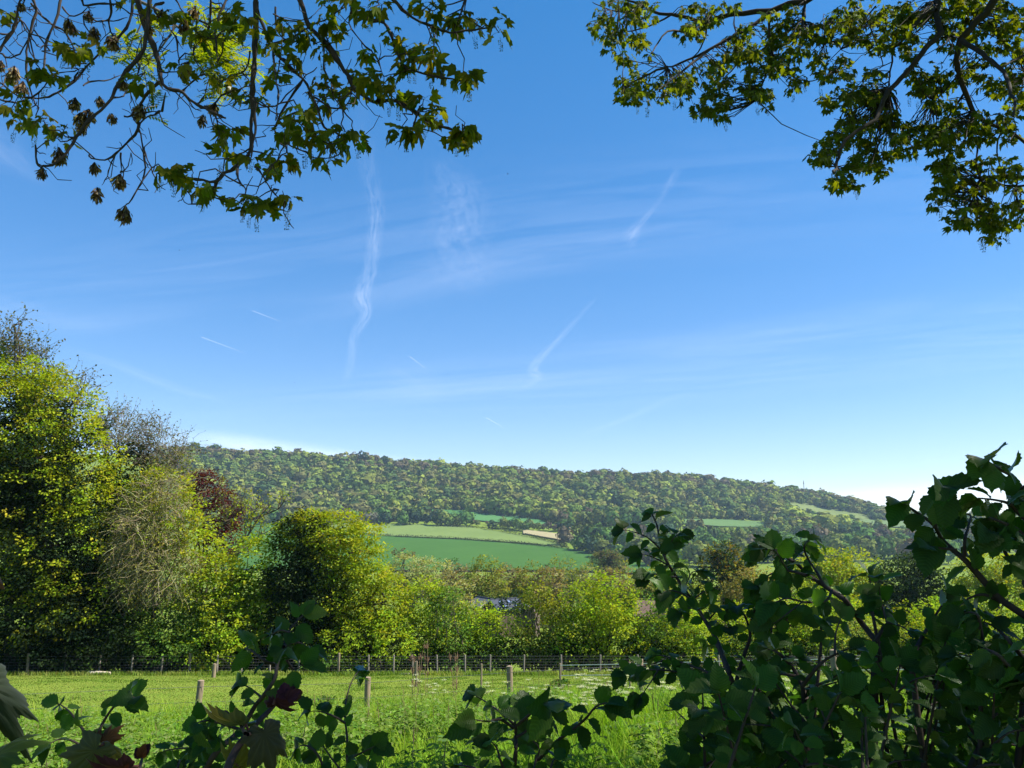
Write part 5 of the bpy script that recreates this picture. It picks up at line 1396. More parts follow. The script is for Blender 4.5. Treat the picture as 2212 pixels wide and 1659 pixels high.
RB = [(300, 60, 170, 60, 110), (200, 150, 90, 50, 50), (330, 240, 110, 70, 80), (330, 400, 70, 90, 70), (420, 430, 120, 70, 80), (560, 440, 60, 60, 40), (560, 380, 60, 60, 35), (700, 70, 150, 60, 90), (620, 160, 70, 50, 40), (690, 330, 60, 40, 30), (780, 300, 60, 50, 40), (740, 440, 80, 80, 70), (740, 540, 50, 40, 30), (680, 500, 60, 50, 40), (900, 200, 120, 100, 120), (930, 330, 70, 80, 60), (900, 420, 60, 50, 40), (960, 480, 60, 50, 40), (1050, 120, 120, 100, 110), (1060, 280, 110, 80, 90), (1200, 200, 110, 80, 110), (1240, 330, 50, 50, 25), (1120, 400, 60, 40, 25), (1310, 330, 80, 60, 40), (1300, 390, 60, 30, 20), (1350, 120, 90, 90, 70), (1450, 60, 120, 60, 80), (1400, 170, 80, 70, 50), (1520, 210, 80, 60, 50), (1590, 120, 90, 90, 80), (1700, 60, 120, 60, 90), (1660, 200, 60, 80, 45), (1510, 350, 50, 40, 20), (1850, 60, 110, 80, 100), (1880, 160, 100, 90, 90), (2000, 40, 120, 60, 80), (2120, 80, 90, 90, 90), (2160, 180, 60, 90, 60), (2050, 180, 100, 80, 80), (1750, 340, 90, 60, 40), (1790, 410, 110, 50, 60), (1700, 400, 50, 50, 30), (1960, 330, 100, 80, 70), (2090, 380, 100, 80, 70), (2180, 300, 50, 80, 40), (2180, 460, 50, 80, 50), (1270, 490, 40, 30, 18), (1400, 440, 90, 50, 60), (1380, 480, 60, 50, 40), (1520, 470, 70, 50, 35), (1330, 600, 70, 70, 60), (1290, 690, 60, 60, 45), (1240, 750, 45, 35, 25), (1400, 660, 90, 70, 60), (1500, 570, 110, 50, 60), (1450, 770, 90, 60, 70), (1520, 800, 50, 60, 35), (1600, 620, 80, 70, 50), (1700, 640, 120, 60, 70), (1640, 700, 90, 60, 50), (1340, 840, 50, 60, 25), (1310, 895, 35, 20, 12), (1400, 905, 30, 20, 8), (1810, 700, 80, 90, 80), (1850, 620, 90, 60, 60), (1960, 600, 80, 80, 50), (1830, 800, 80, 80, 70), (1870, 900, 90, 80, 70), (1800, 960, 40, 50, 20), (2000, 720, 80, 80, 50), (2100, 620, 90, 80, 60), (2080, 830, 90, 70, 40), (2150, 800, 50, 50, 25), (1980, 930, 110, 80, 80), (1900, 1050, 60, 50, 35), (2000, 1040, 100, 60, 70), (2060, 1110, 80, 50, 50), (2140, 1020, 80, 60, 45), (2180, 920, 50, 70, 30), (2180, 1080, 30, 40, 12), (1820, 530, 110, 50, 50)]
RTAS = [(140, 190), (250, 260), (405, 505), (360, 505), (535, 480), (725, 570), (770, 570), (625, 530), (800, 560), (980, 520), (925, 510), (1150, 400), (1110, 450), (1290, 510), (1425, 530), (1520, 390), (1230, 420), (1660, 460), (1700, 480), (1730, 480), (1500, 620), (1550, 620), (1230, 760), (1405, 920), (1815, 550), (1650, 730), (1580, 740), (1440, 720), (2000, 1140), (2020, 1150), (2085, 1160), (2125, 1120), (1815, 1000), (2140, 980), (580, 190), (680, 90)]
rootR = np.array([8.2, 3.6, float(height(8.2, 3.6))])
rt = thing('maple_tree', 'leafy maple reaching into the upper right sky with dark winding boughs', 'tree', rootR)
PR = bough_paths(RP, f2, YR, .5)
mb = MB()
for r, P in PR: mb.tube(P, r * .62, r * .2, 7, (.032, .027, .023))
forkR = rootR + [-.8, .6, 6.0]
mb2 = MB(); mb2.tube(smooth_path([rootR - [0, 0, .4], rootR + [-.1, .1, 2.2], rootR + [-.4, .3, 4.5], forkR, forkR + [-.3, .2, 3.5]]), .34, .12, 12, (.07, .06, .05))
for r, P in PR:
    u, v = proj(P[0])
    if v < -3 or u > 2216:
        hub = forkR + rng.normal(size=3) * .3 + [0, 0, 1.5 * rng.random()]
        mb2.tube(curve(P[0], hub, 7, -.06, .05)[::-1], .09, r * .62, 7, (.05, .042, .036))
mb2.build('trunk', M_bark, rt)
lm = MB(); onlyR = [P for _, P in PR]
for x, y, rx, ry, n in RB:
    left = int(n * 1.25)
    while left > 0:
        a = rng.random() * 6.28; k = math.sqrt(rng.random())
        u, v = f2(x + math.cos(a) * rx * k, y + math.sin(a) * ry * k)
        C = at(u, v, YR); d, q = nearest(onlyR, C); C = at(u, v, q[1] + rng.normal() * .25)
        if d > .03: mb.tube(curve(q, C, 4, .08 * rng.normal(), .1), .005, .0025, 4, (.035, .03, .025), cap=False)
        m = int(rng.integers(4, 8)); left -= m
        palm_leaves(lm, C, m, .055, MAP, hang=.25)
mb.build('branches', M_twig, rt); lm.build('foliage', M_syc, rt)
def on_r(x, y):
    u, v = f2(x, y); C = at(u, v, YR); d, q = nearest(onlyR, C); return at(u, v, q[1])
add_parts(rt, ME_TASSEL, 'flower_tassel', [on_r(*q) for q in RTAS], .095)
mb = MB()
canopy(mb, [(7.0, 4.0, 6.0, 4.0, 3.6, 3.0), (4.2, 3.2, 6.6, 3.2, 3.0, 1.8), (2.0, 3.0, 6.5, 2.5, 3.0, 1.6), (6.5, 0.5, 4.0, 3.4, 3.2, 2.6), (4.0, -1.5, 5.0, 3.5, 2.6, 2.4), (7.8, 4.5, 2.2, 2.2, 2.2, 1.8)], 22000, .14, MAP, outside)
mb.build('crown', M_leaf, rt)
# ================================================================== FOREGROUND HAZEL AND SYCAMORE SAPLINGS
HAZ = ((.048, .10, .020), (.040, .08, .020), (.066, .125, .024))
BARKH = (.045, .034, .028)
def shoot(sm, lm, path, Y, leaf, r=.005, start=.15, gap=None, sides=0, cols=HAZ, tipmul=1.15, ymul=0.0, sidelen=90, depth=0):
    """a leafy shoot drawn as a picture polyline at depth Y; leaves alternate left and right; leaf = length in picture units"""
    uv = np.array(path, float)
    n = len(uv)
    ys = Y + np.cumsum(rng.normal(size=n) * .03 * Y) + ymul * np.linspace(0, 1, n)
    P = smooth_path(at(uv[:, 0], uv[:, 1], ys), 5)
    sm.tube(P, r, r * .3, 6, BARKH)
    L = leaf * Y / FPX
    gap = L * .46 if gap is None else gap * Y / FPX
    sl = np.concatenate([[0], np.cumsum(np.linalg.norm(np.diff(P, axis=0), axis=1))])
    tot = sl[-1]
    gap *= 1.3; s = tot * start; k = int(rng.integers(0, 2))
    view = np.array([0, -1.0, .0])
    tang = unit(np.gradient(P, axis=0))
    while s < tot:
        q = np.array([np.interp(s, sl, P[:, j]) for j in range(3)]); d = unit(np.array([np.interp(s, sl, tang[:, j]) for j in range(3)]))
        side = unit(np.cross(d, view + rng.normal(size=3) * .35)) * (1 if k % 2 else -1)
        frac = s / tot
        size = L * (.62 + .38 * frac) * (.75 + .45 * rng.random())
        ax = unit(side * .9 + d * (.35 + .4 * frac) + np.array([0, 0, -.35]) + rng.normal(size=3) * .22)
        no = unit(np.array([0, 0, .75]) + view * (.25 + .5 * rng.random()) + rng.normal(size=3) * .4)
        st = q + ax * size * .14
        sm.tube([q, st], r * .28, r * .2, 4, (.06, .06, .03), cap=False)
        lm.leaves(T_ELM[int(rng.integers(0, 4))], [st], [ax], [no], size, jit(cols, 1, .2))
        if sides and depth < 1 and rng.random() < sides * .42 and frac < .85:
            u0, v0 = proj(q); ang = math.atan2(-(proj(q + d * .01)[1] - v0), proj(q + d * .01)[0] - u0) + (1 if k % 2 else -1) * (.6 + .5 * rng.random())
            ll = sidelen * (.6 + .8 * rng.random())
            p2 = [(u0, v0), (u0 + math.cos(ang) * ll * .5, v0 - math.sin(ang) * ll * .5), (u0 + math.cos(ang - .1) * ll, v0 - math.sin(ang - .1) * ll + ll * .12)]
            shoot(sm, lm, p2, float(q[1]), leaf * .95, r * .55, .2, None, 0, cols, 1, (rng.random() - .5) * .3, sidelen, depth + 1)
        s += gap * (.7 + .6 * rng.random()); k += 1
    # the last leaves at the tip
    for a in (-.5, .35):
        ax = unit(tang[-1] + np.cross(tang[-1], view) * a + np.array([0, 0, -.25]))
        lm.leaves(T_ELM[int(rng.integers(0, 4))], [P[-1]], [ax], [unit(np.array([0, 0, .6]) + view * .6 + rng.normal(size=3) * .3)], L * tipmul * (.85 + .3 * rng.random()), jit(cols, 1, .2))

def shrub(name, label, u, Y, shoots, group=None, cat='shrub'):
    b = base_at(u, Y)
    t = thing(name, label, cat, b, group)
    sm = MB(); lm = MB()
    for a in shoots:
        pts, Ys, leaf = a[0], a[1], a[2]
        kw = a[3] if len(a) > 3 else {}
        p0 = at(pts[0][0], pts[0][1], Ys)
        if kw.pop('root', True):
            g = np.array([b[0] + (p0[0] - b[0]) * .5, (Y + Ys) / 2, 0]); g[2] = height(g[0], g[1]) - .05
            if g[2] < p0[2]: sm.tube(curve(g, p0, 5, 0, .05), kw.get('r', .005) * 1.3, kw.get('r', .005), 6, BARKH)
        shoot(sm, lm, pts, Ys, leaf, **kw)
    sm.build('stem', M_twig, t); lm.build('foliage', M_elm, t)
    return t
z5 = lambda *p: [(1106 + .35 * x, 995.4 + .35 * y) for x, y in p]
z7 = lambda *p: [(.5 * x, 1216.6 + .5 * y) for x, y in p]
z8 = lambda *p: [(884.8 + .35 * x, 1327 + .35 * y) for x, y in p]
z6 = lambda *p: [(1659 + .4167 * x, 967.7 + .4167 * y) for x, y in p]

# the tall slanting shoot right of the middle, with the fork it grows from
shrub('hazel_shrub', 'tall slanting hazel shoot standing up against the far fields', 1600, 2.3, [
    (z5((1375, 1750), (1370, 1500), (1350, 1340), (1300, 1210), (1260, 1100), (1200, 1000), (1150, 920), (1110, 860), (1060, 790), (1010, 710), (960, 630), (930, 560), (910, 480), (895, 400), (865, 330)), 2.3, 36, dict(r=.009, start=.3, gap=17)),
    (z5((945, 575), (975, 520), (1000, 475), (1040, 445)), 2.3, 36, dict(root=False, r=.003, gap=14)), (z5((915, 545), (870, 500), (820, 465), (740, 435), (690, 430)), 2.3, 38, dict(root=False, r=.003, gap=14)),
    (z5((955, 640), (880, 600), (800, 575)), 2.3, 33, dict(root=False, r=.003, gap=14)), (z5((1010, 715), (960, 715), (880, 700), (840, 700)), 2.3, 33, dict(root=False, r=.003, gap=14)), (z5((1060, 790), (1085, 740), (1110, 690), (1150, 680)), 2.3, 35, dict(root=False, r=.003, gap=13)),
    (z5((1110, 860), (1050, 820), (980, 800), (940, 810)), 2.3, 35, dict(root=False, r=.003, gap=13)), (z5((1110, 860), (1180, 810), (1230, 780)), 2.3, 33, dict(root=False, r=.003, gap=13)), (z5((1200, 1000), (1140, 920), (1080, 910), (1030, 930)), 2.3, 34, dict(root=False, r=.003, gap=13)),
    (z5((1215, 980), (1270, 920), (1310, 890)), 2.3, 34, dict(root=False, r=.003, gap=13)), (z5((1250, 1080), (1300, 1040), (1330, 1030)), 2.3, 34, dict(root=False, r=.003, gap=13)), (z5((1300, 1210), (1250, 1130), (1200, 1110)), 2.3, 36, dict(root=False, r=.003, gap=13)),
    (z5((1380, 1390), (1400, 1300), (1440, 1180), (1470, 1080), (1450, 990), (1420, 930), (1390, 900)), 2.25, 38, dict(r=.007, start=.1, gap=15, sides=.35)),
    (z5((1360, 1400), (1250, 1330), (1150, 1280), (1060, 1250), (960, 1210), (900, 1200)), 2.2, 36, dict(root=False, r=.005, gap=14, sides=.3)),
    (z5((1280, 1400), (1150, 1330), (1050, 1310), (930, 1290), (840, 1290), (780, 1300)), 2.2, 36, dict(root=False, r=.005, gap=14, sides=.2)),
    (z5((1400, 1400), (1500, 1280), (1560, 1150), (1600, 1050), (1600, 960)), 2.3, 38, dict(r=.007, gap=14, sides=.35))])
# the big hazel with the topmost pair of drooping leaves
shrub('hazel_shrub', 'bushy hazel with two drooping topmost leaf sprays and glowing leaves below them', 1760, 2.0, [
    (z6((560, 1000), (480, 900), (400, 790), (330, 740), (270, 700), (210, 660), (150, 600), (90, 560), (30, 530), (-40, 520)), 2.0, 46, dict(r=.008, gap=17, sides=.3)),
    (z6((400, 790), (300, 720), (250, 640), (200, 560), (190, 500), (240, 460)), 2.0, 44, dict(root=False, r=.005, gap=17)), (z6((130, 590), (60, 540), (0, 500), (-40, 510), (-80, 540)), 2.05, 42, dict(root=False, r=.004, gap=16)),
    (z6((200, 660), (120, 640), (50, 640), (-30, 680), (-60, 720)), 2.0, 46, dict(root=False, r=.004, gap=15, sides=.3)), (z6((330, 740), (300, 790), (200, 800), (100, 780), (40, 800)), 2.0, 46, dict(root=False, r=.004, gap=15, sides=.3)),
    (z6((540, 850), (540, 770), (530, 700), (525, 660)), 2.0, 42, dict(r=.004, gap=14)), (z6((560, 1000), (600, 930), (640, 880), (600, 820), (560, 760)), 2.0, 44, dict(r=.005, gap=15, sides=.3)),
    (z6((270, 1080), (275, 1000), (275, 930), (285, 890)), 1.9, 40, dict(r=.004, gap=13)), (z6((180, 1230), (260, 1130), (330, 1080), (420, 1040)), 1.9, 42, dict(r=.005, gap=14, sides=.3)),
    (z6((210, 1659), (200, 1400), (185, 1250), (120, 1130), (50, 1060), (0, 1040)), 1.9, 42, dict(r=.008, gap=15, sides=.5)), (z6((205, 1500), (110, 1420), (30, 1380), (-60, 1350)), 1.9, 42, dict(root=False, r=.005, gap=14, sides=.4)),
    (z6((200, 1250), (300, 1210), (380, 1165)), 1.9, 42, dict(root=False, r=.004, gap=30)),
    (z6((560, 1000), (680, 1100), (760, 1200), (840, 1330), (930, 1440), (1010, 1560)), 2.0, 44, dict(r=.009, gap=15, sides=.4))])
# the right-hand hazel reaching up into the sky
shrub('hazel_shrub', 'large dark hazel at the right edge with its top leaves against the pale cloud', 2150, 1.6, [
    (z6((960, 1950), (1060, 1640), (1180, 1400), (1260, 1250), (1330, 1100), (1400, 900)), 1.6, 56, dict(r=.009, start=.1, gap=20, sides=.5)),
    (z6((1380, 900), (1200, 780), (1110, 680), (1020, 580), (960, 530), (900, 470), (860, 400), (780, 340), (700, 290)), 1.6, 62, dict(r=.008, gap=22, sides=.25)),
    (z6((1020, 560), (1020, 480), (1040, 400), (1050, 350), (1000, 340)), 1.6, 58, dict(root=False, r=.004, gap=20)), (z6((980, 530), (900, 520), (840, 510)), 1.6, 52, dict(root=False, r=.004, gap=16)),
    (z6((1380, 330), (1280, 160), (1200, 110), (1120, 60)), 1.55, 62, dict(r=.006, gap=22)), (z6((1400, 420), (1300, 340), (1250, 290), (1180, 270), (1090, 260)), 1.55, 50, dict(r=.005, gap=18)),
    (z6((1400, 560), (1300, 430), (1200, 380), (1150, 360)), 1.55, 54, dict(r=.005, gap=18)), (z6((1420, 700), (1300, 620), (1240, 560), (1200, 480), (1150, 430)), 1.6, 56, dict(r=.006, gap=19, sides=.3)),
    (z6((1200, 800), (1120, 760), (1040, 780), (980, 830)), 1.6, 54, dict(root=False, r=.004, gap=17)), (z6((1110, 1000), (1100, 920), (1080, 860), (1010, 850)), 1.6, 50, dict(r=.004, gap=17)),
    (z6((740, 1100), (800, 980), (860, 880), (920, 790)), 1.75, 46, dict(r=.006, gap=16, sides=.4)), (z6((1330, 1100), (1250, 1000), (1180, 930), (1110, 900)), 1.6, 54, dict(root=False, r=.005, gap=17, sides=.3)),
    (z6((1400, 1300), (1300, 1200), (1200, 1080), (1120, 1040)), 1.6, 52, dict(r=.006, gap=16, sides=.4)), (z6((1400, 800), (1330, 700), (1350, 560), (1330, 460)), 1.5, 58, dict(r=.006, gap=18, sides=.3)),
    (z6((1420, 300), (1380, 230), (1330, 200), (1300, 230)), 1.5, 62, dict(r=.005, gap=18)), (z6((1440, 1500), (1380, 1350), (1330, 1250), (1300, 1180)), 1.5, 54, dict(r=.006, gap=17, sides=.4))])
# the dense dark growth filling the lower right corner
sh = []
for k in range(42):
    u = 1420 + 860 * rng.random() ** .85 if k < 30 else 2290 + 420 * rng.random()
    top = np.interp(u, [1400, 1500, 1650, 1800, 2000, 2212, 2300], [1560, 1500, 1470, 1440, 1400, 1330, 1300]) + 160 * rng.random() ** 1.3
    lean = rng.normal() * 90
    sh.append(([(u - lean, 1740), (u - lean * .6, (1740 + top) / 2 + 30), (u, top)], 1.45 + .8 * rng.random(), 44 + 8 * rng.random(), dict(r=.005, start=.1, gap=15, sides=.5, sidelen=80)))
shrub('hazel_thicket', 'dense dark hazel growth filling the lower right corner', 1900, 1.9, sh)
# low hazel in the bottom middle
shrub('hazel_shrub', 'low hazel with big overlapping leaves at the bottom middle', 1110, 2.0, [
    (z8((640, 1000), (655, 850), (655, 750), (655, 680), (650, 620), (690, 565)), 2.0, 44, dict(r=.006, start=.15, gap=18)), (z8((655, 690), (600, 640), (540, 590), (470, 540), (400, 500)), 2.0, 54, dict(root=False, r=.004, gap=26)),
    (z8((670, 680), (740, 620), (790, 580), (850, 540)), 2.0, 56, dict(root=False, r=.004, gap=22)), (z8((655, 760), (720, 720), (780, 640), (860, 600)), 2.0, 50, dict(root=False, r=.004, gap=18)), (z8((640, 700), (560, 650), (480, 660), (400, 650)), 2.0, 46, dict(root=False, r=.004, gap=20)),
    (z8((700, 1000), (830, 860), (900, 790), (980, 730), (1080, 650), (1150, 570), (1220, 545)), 2.0, 44, dict(r=.006, start=.1, gap=17, sides=.15)), (z8((600, 1000), (560, 900), (540, 830), (500, 780)), 2.0, 38, dict(r=.004, gap=15)),
    (z8((760, 1000), (780, 900), (800, 830), (760, 780)), 2.0, 40, dict(r=.004, gap=15)), (z8((480, 1000), (400, 950), (300, 930)), 1.9, 44, dict(r=.004, gap=15)), (z8((860, 1000), (880, 920), (900, 880)), 1.9, 40, dict(r=.004, gap=15))])
# slim shoot left of it
shrub('hazel_shrub', 'slim upright hazel shoot with a few leaf pairs in front of the near fence post', 750, 2.0, [
    (z7((1510, 960), (1500, 850), (1500, 760), (1490, 650), (1500, 570), (1525, 500), (1550, 465)), 2.0, 36, dict(r=.004, start=.15, gap=27, tipmul=1.5)), (z7((1490, 690), (1440, 660), (1380, 640), (1340, 640)), 2.0, 34, dict(root=False, r=.003, gap=20)),
    (z7((1500, 850), (1560, 820), (1620, 790)), 2.0, 34, dict(root=False, r=.003, gap=16)), (z7((1530, 960), (1580, 880), (1600, 830)), 2.0, 36, dict(r=.003, gap=14)), (z7((1420, 960), (1380, 840), (1330, 790), (1290, 790)), 2.0, 38, dict(r=.004, gap=15)),
    (z7((1440, 960), (1470, 900), (1430, 840), (1390, 780)), 2.0, 36, dict(r=.004, gap=14))])
# the hazel rising in front of the round tree
shrub('hazel_shrub', 'hazel shoot rising in front of the ivy-sided round tree with broad shaded leaves', 600, 1.8, [
    (z7((860, 960), (900, 870), (950, 800), (1040, 720), (1100, 620), (1140, 570), (1185, 500), (1200, 430), (1225, 360), (1250, 290), (1310, 225)), 1.8, 42, dict(r=.007, start=.12, gap=17)), (z7((1195, 440), (1140, 420), (1090, 380), (1060, 370)), 1.8, 48, dict(root=False, r=.004, gap=22)),
    (z7((1225, 360), (1280, 340), (1340, 370)), 1.8, 46, dict(root=False, r=.004, gap=18)), (z7((1250, 300), (1210, 290), (1170, 310)), 1.8, 44, dict(root=False, r=.003, gap=18)), (z7((1240, 420), (1270, 460), (1310, 440)), 1.8, 44, dict(root=False, r=.003, gap=20)),
    (z7((1130, 580), (1080, 540), (1040, 520)), 1.8, 40, dict(root=False, r=.003, gap=16)), (z7((1040, 720), (980, 700), (900, 680), (850, 690)), 1.8, 38, dict(root=False, r=.004, gap=15)), (z7((950, 800), (860, 800), (780, 800), (710, 810)), 1.8, 38, dict(root=False, r=.004, gap=15)),
    (z7((1020, 700), (980, 640), (940, 650)), 1.8, 38, dict(root=False, r=.003, gap=15)), (z7((800, 960), (820, 880), (860, 820), (900, 770)), 1.8, 38, dict(r=.004, gap=14)), (z7((760, 960), (770, 880), (780, 850)), 1.8, 36, dict(r=.004, gap=14)), (z7((1130, 580), (1190, 560), (1230, 540)), 1.8, 34, dict(root=False, r=.003, gap=14))])
# the small hazel at the left
shrub('hazel_shrub', 'small hazel with a serrated leaf pair in front of the dark dock patch', 200, 1.9, [
    (z7((380, 960), (400, 850), (420, 750), (450, 680), (500, 610), (545, 580), (580, 580)), 1.9, 38, dict(r=.005, start=.2, gap=20)), (z7((400, 820), (370, 740), (330, 680), (300, 640), (260, 610)), 1.9, 38, dict(root=False, r=.004, gap=24)), (z7((390, 820), (320, 770), (260, 760), (215, 780)), 1.9, 32, dict(root=False, r=.003, gap=16)),
    (z7((410, 790), (440, 740), (470, 700)), 1.9, 36, dict(root=False, r=.003, gap=14))])

# sycamore saplings: big soft lobed leaves, red young ones
def big_leaf(lm, sm, uv, Y, size, ang, tilt, roll, col, stalk=None, T=1, wid=1.0):
    """a lobed leaf at (u,v); size in picture units; ang = direction of its tip in the picture (degrees, 0 right, 90 up); tilt away from the camera"""
    a = math.radians(ang); c = at(uv[0], uv[1], Y)
    ax = np.array([math.cos(a) * math.cos(math.radians(tilt)), math.sin(math.radians(tilt)), math.sin(a) * math.cos(math.radians(tilt))])
    no = unit(np.array([-math.sin(a) * math.sin(math.radians(roll)), -math.cos(math.radians(roll)), math.cos(a) * math.sin(math.radians(roll))]) + np.array([0, 0, .35]))
    s = size * Y / FPX
    v, f = T_PALM_BIG[T]; v = v * np.array([wid, 1, 1])
    lm.leaves((v, f), [c], [ax], [no], s, jit((col,), 1, .05, .04))
    if stalk is not None:
        q = at(stalk[0], stalk[1], Y); sm.tube(curve(q, c, 5, -.05, .03), .0025, .0018, 5, (.10, .04, .03), cap=False)
def palm_big(droop, foldy):
    v, f = t_palm(droop)
    o = v[1:]; o2 = []
    for i in range(len(o)):
        a, b = o[i], o[(i + 1) % len(o)]
        for t in (0, .34, .67):
            p = a + (b - a) * t; o2.append(p + (p - v[0]) * (0.0 if t == 0 else (.055 if t < .5 else -.015)))
    v = np.concatenate([v[:1], np.array(o2)])
    # finer: split each fan triangle so that the lobes can arch
    c = v[0]; ring = v[1:]; k = len(ring)
    mid = c + (ring - c) * .5; q3 = c + (ring - c) * .78
    for a, t in ((mid, .5), (q3, .78)):
        a[:, 2] = -droop * (np.hypot(a[:, 0], a[:, 1]) ** 2) + foldy * np.abs(np.sin(np.arctan2(a[:, 1], a[:, 0]) * 2.5)) * .07
    ring[:, 2] = -droop * (np.hypot(ring[:, 0], ring[:, 1]) ** 2) * 1.25
    V = np.concatenate([c[None], mid, q3, ring]); i = np.arange(k); j = (i + 1) % k
    F = np.concatenate([np.stack([0 * i, 1 + i, 1 + j, 1 + j], 1), np.stack([1 + i, 1 + k + i, 1 + k + j, 1 + j], 1), np.stack([1 + k + i, 1 + 2 * k + i, 1 + 2 * k + j, 1 + k + j], 1)])
    return V, F
T_PALM_BIG = [palm_big(.15, .5), palm_big(.4, .8), palm_big(.7, 1.0)]
M_sap = leaf_mat('leaf_sapling', .34, gloss=.35, rough=.6, tint=(1.7, 1.2, .2), veins='palm')
GS = (.075, .085, .04); RS = (.055, .018, .022); YS = (.13, .12, .02); OS = (.10, .045, .018)
def sapling(label, u, Y, stems, leaves_, buds):
    t = thing('sycamore_sapling', label, 'sapling', base_at(u, Y))
    sm = MB(); lm = MB()
    for r, p in stems: sm.tube(smooth_path(at([q[0] for q in p], [q[1] for q in p], Y + np.linspace(-.1, .05, len(p))), 5), r, r * .5, 7, (.055, .035, .03))
    for L in leaves_: big_leaf(lm, sm, *L)
    for (uv, n, s) in buds:
        c = at(uv[0], uv[1], Y)
        for k in range(n):
            d = unit(np.array([rng.normal() * .7, rng.normal() * .5, .8]))
            lm.leaves(t_elm(.3, .5, 8), [c], [d], [[0, -1, .2]], s * Y / FPX * (.7 + .5 * rng.random()), jit((OS, RS), 1, .2))
    sm.build('stem', M_twig, t); lm.build('foliage', M_sap, t)
z7p = lambda x, y: (.5 * x, 1216.6 + .5 * y)
Yp = 1.35
sapling('sycamore sapling with dark red young leaves and one big drooping grey-green leaf', 480, Yp,
        [(.007, z7((960, 980), (990, 870), (1030, 790), (1070, 740), (1110, 690), (1160, 640), (1200, 595))), (.003, z7((1070, 740), (1110, 735), (1140, 720))), (.003, z7((1060, 735), (1040, 700), (1030, 670)))],
        [(z7p(1135, 715), Yp - .08, 92, -62, -10, 25, (.06, .06, .035), z7p(1075, 740), 2, .75), (z7p(1060, 690), Yp - .05, 92, 190, 5, 70, GS, z7p(1075, 730), 1, .8), (z7p(1190, 585), Yp, 50, -66, 10, -25, RS, z7p(1180, 610), 2, .55), (z7p(1180, 600), Yp, 34, -130, 15, 30, RS, None, 2, .6),
         (z7p(1040, 880), Yp, 60, 160, 0, 50, YS, z7p(1000, 860), 1), (z7p(1010, 870), Yp, 55, 20, 0, -50, YS, None, 1)],
        [(z7p(1240, 590), 5, 34)])
sapling('sycamore sapling with copper tinted leaves and a red bud at the bottom left', 200, Yp,
        [(.006, z7((470, 1000), (460, 880), (450, 800), (440, 760))), (.004, z7((590, 1000), (600, 900), (615, 840)))],
        [(z7p(430, 790), Yp - .1, 95, 232, -15, 35, GS, z7p(450, 780), 2, .7), (z7p(450, 790), Yp - .05, 52, -20, 20, 40, (.09, .09, .02), None, 2, .6), (z7p(420, 780), Yp, 30, 150, 10, 40, OS, None, 1, .6), (z7p(450, 770), Yp, 34, 60, 10, 0, OS, None, 2), (z7p(560, 880), Yp - .15, 80, 195, -10, 65, RS, z7p(600, 880), 1, .6)],
        [(z7p(612, 840), 6, 26), (z7p(420, 770), 3, 26)])
sapling('sycamore branch of large blue-grey drooping leaves at the left edge', -40, .95,
        [(.004, [(-60, 1700), (-60, 1500), (-50, 1400), (-40, 1250)])],
        [((-50, 1460), .95, 172, -48, 0, 25, (.038, .05, .032), (-60, 1440), 2, .5), ((-48, 1240), .95, 80, -48, 20, 55, OS, (-60, 1230), 1), ((-50, 1330), .95, 95, -52, 25, 60, (.10, .09, .03), (-60, 1330), 2), ((-45, 1545), .95, 48, -30, 0, 45, (.06, .05, .03), (-55, 1560), 1, .6), ((-20, 1640), .9, 90, 40, 0, 60, (.07, .11, .025), (-50, 1660), 1)],
        [])

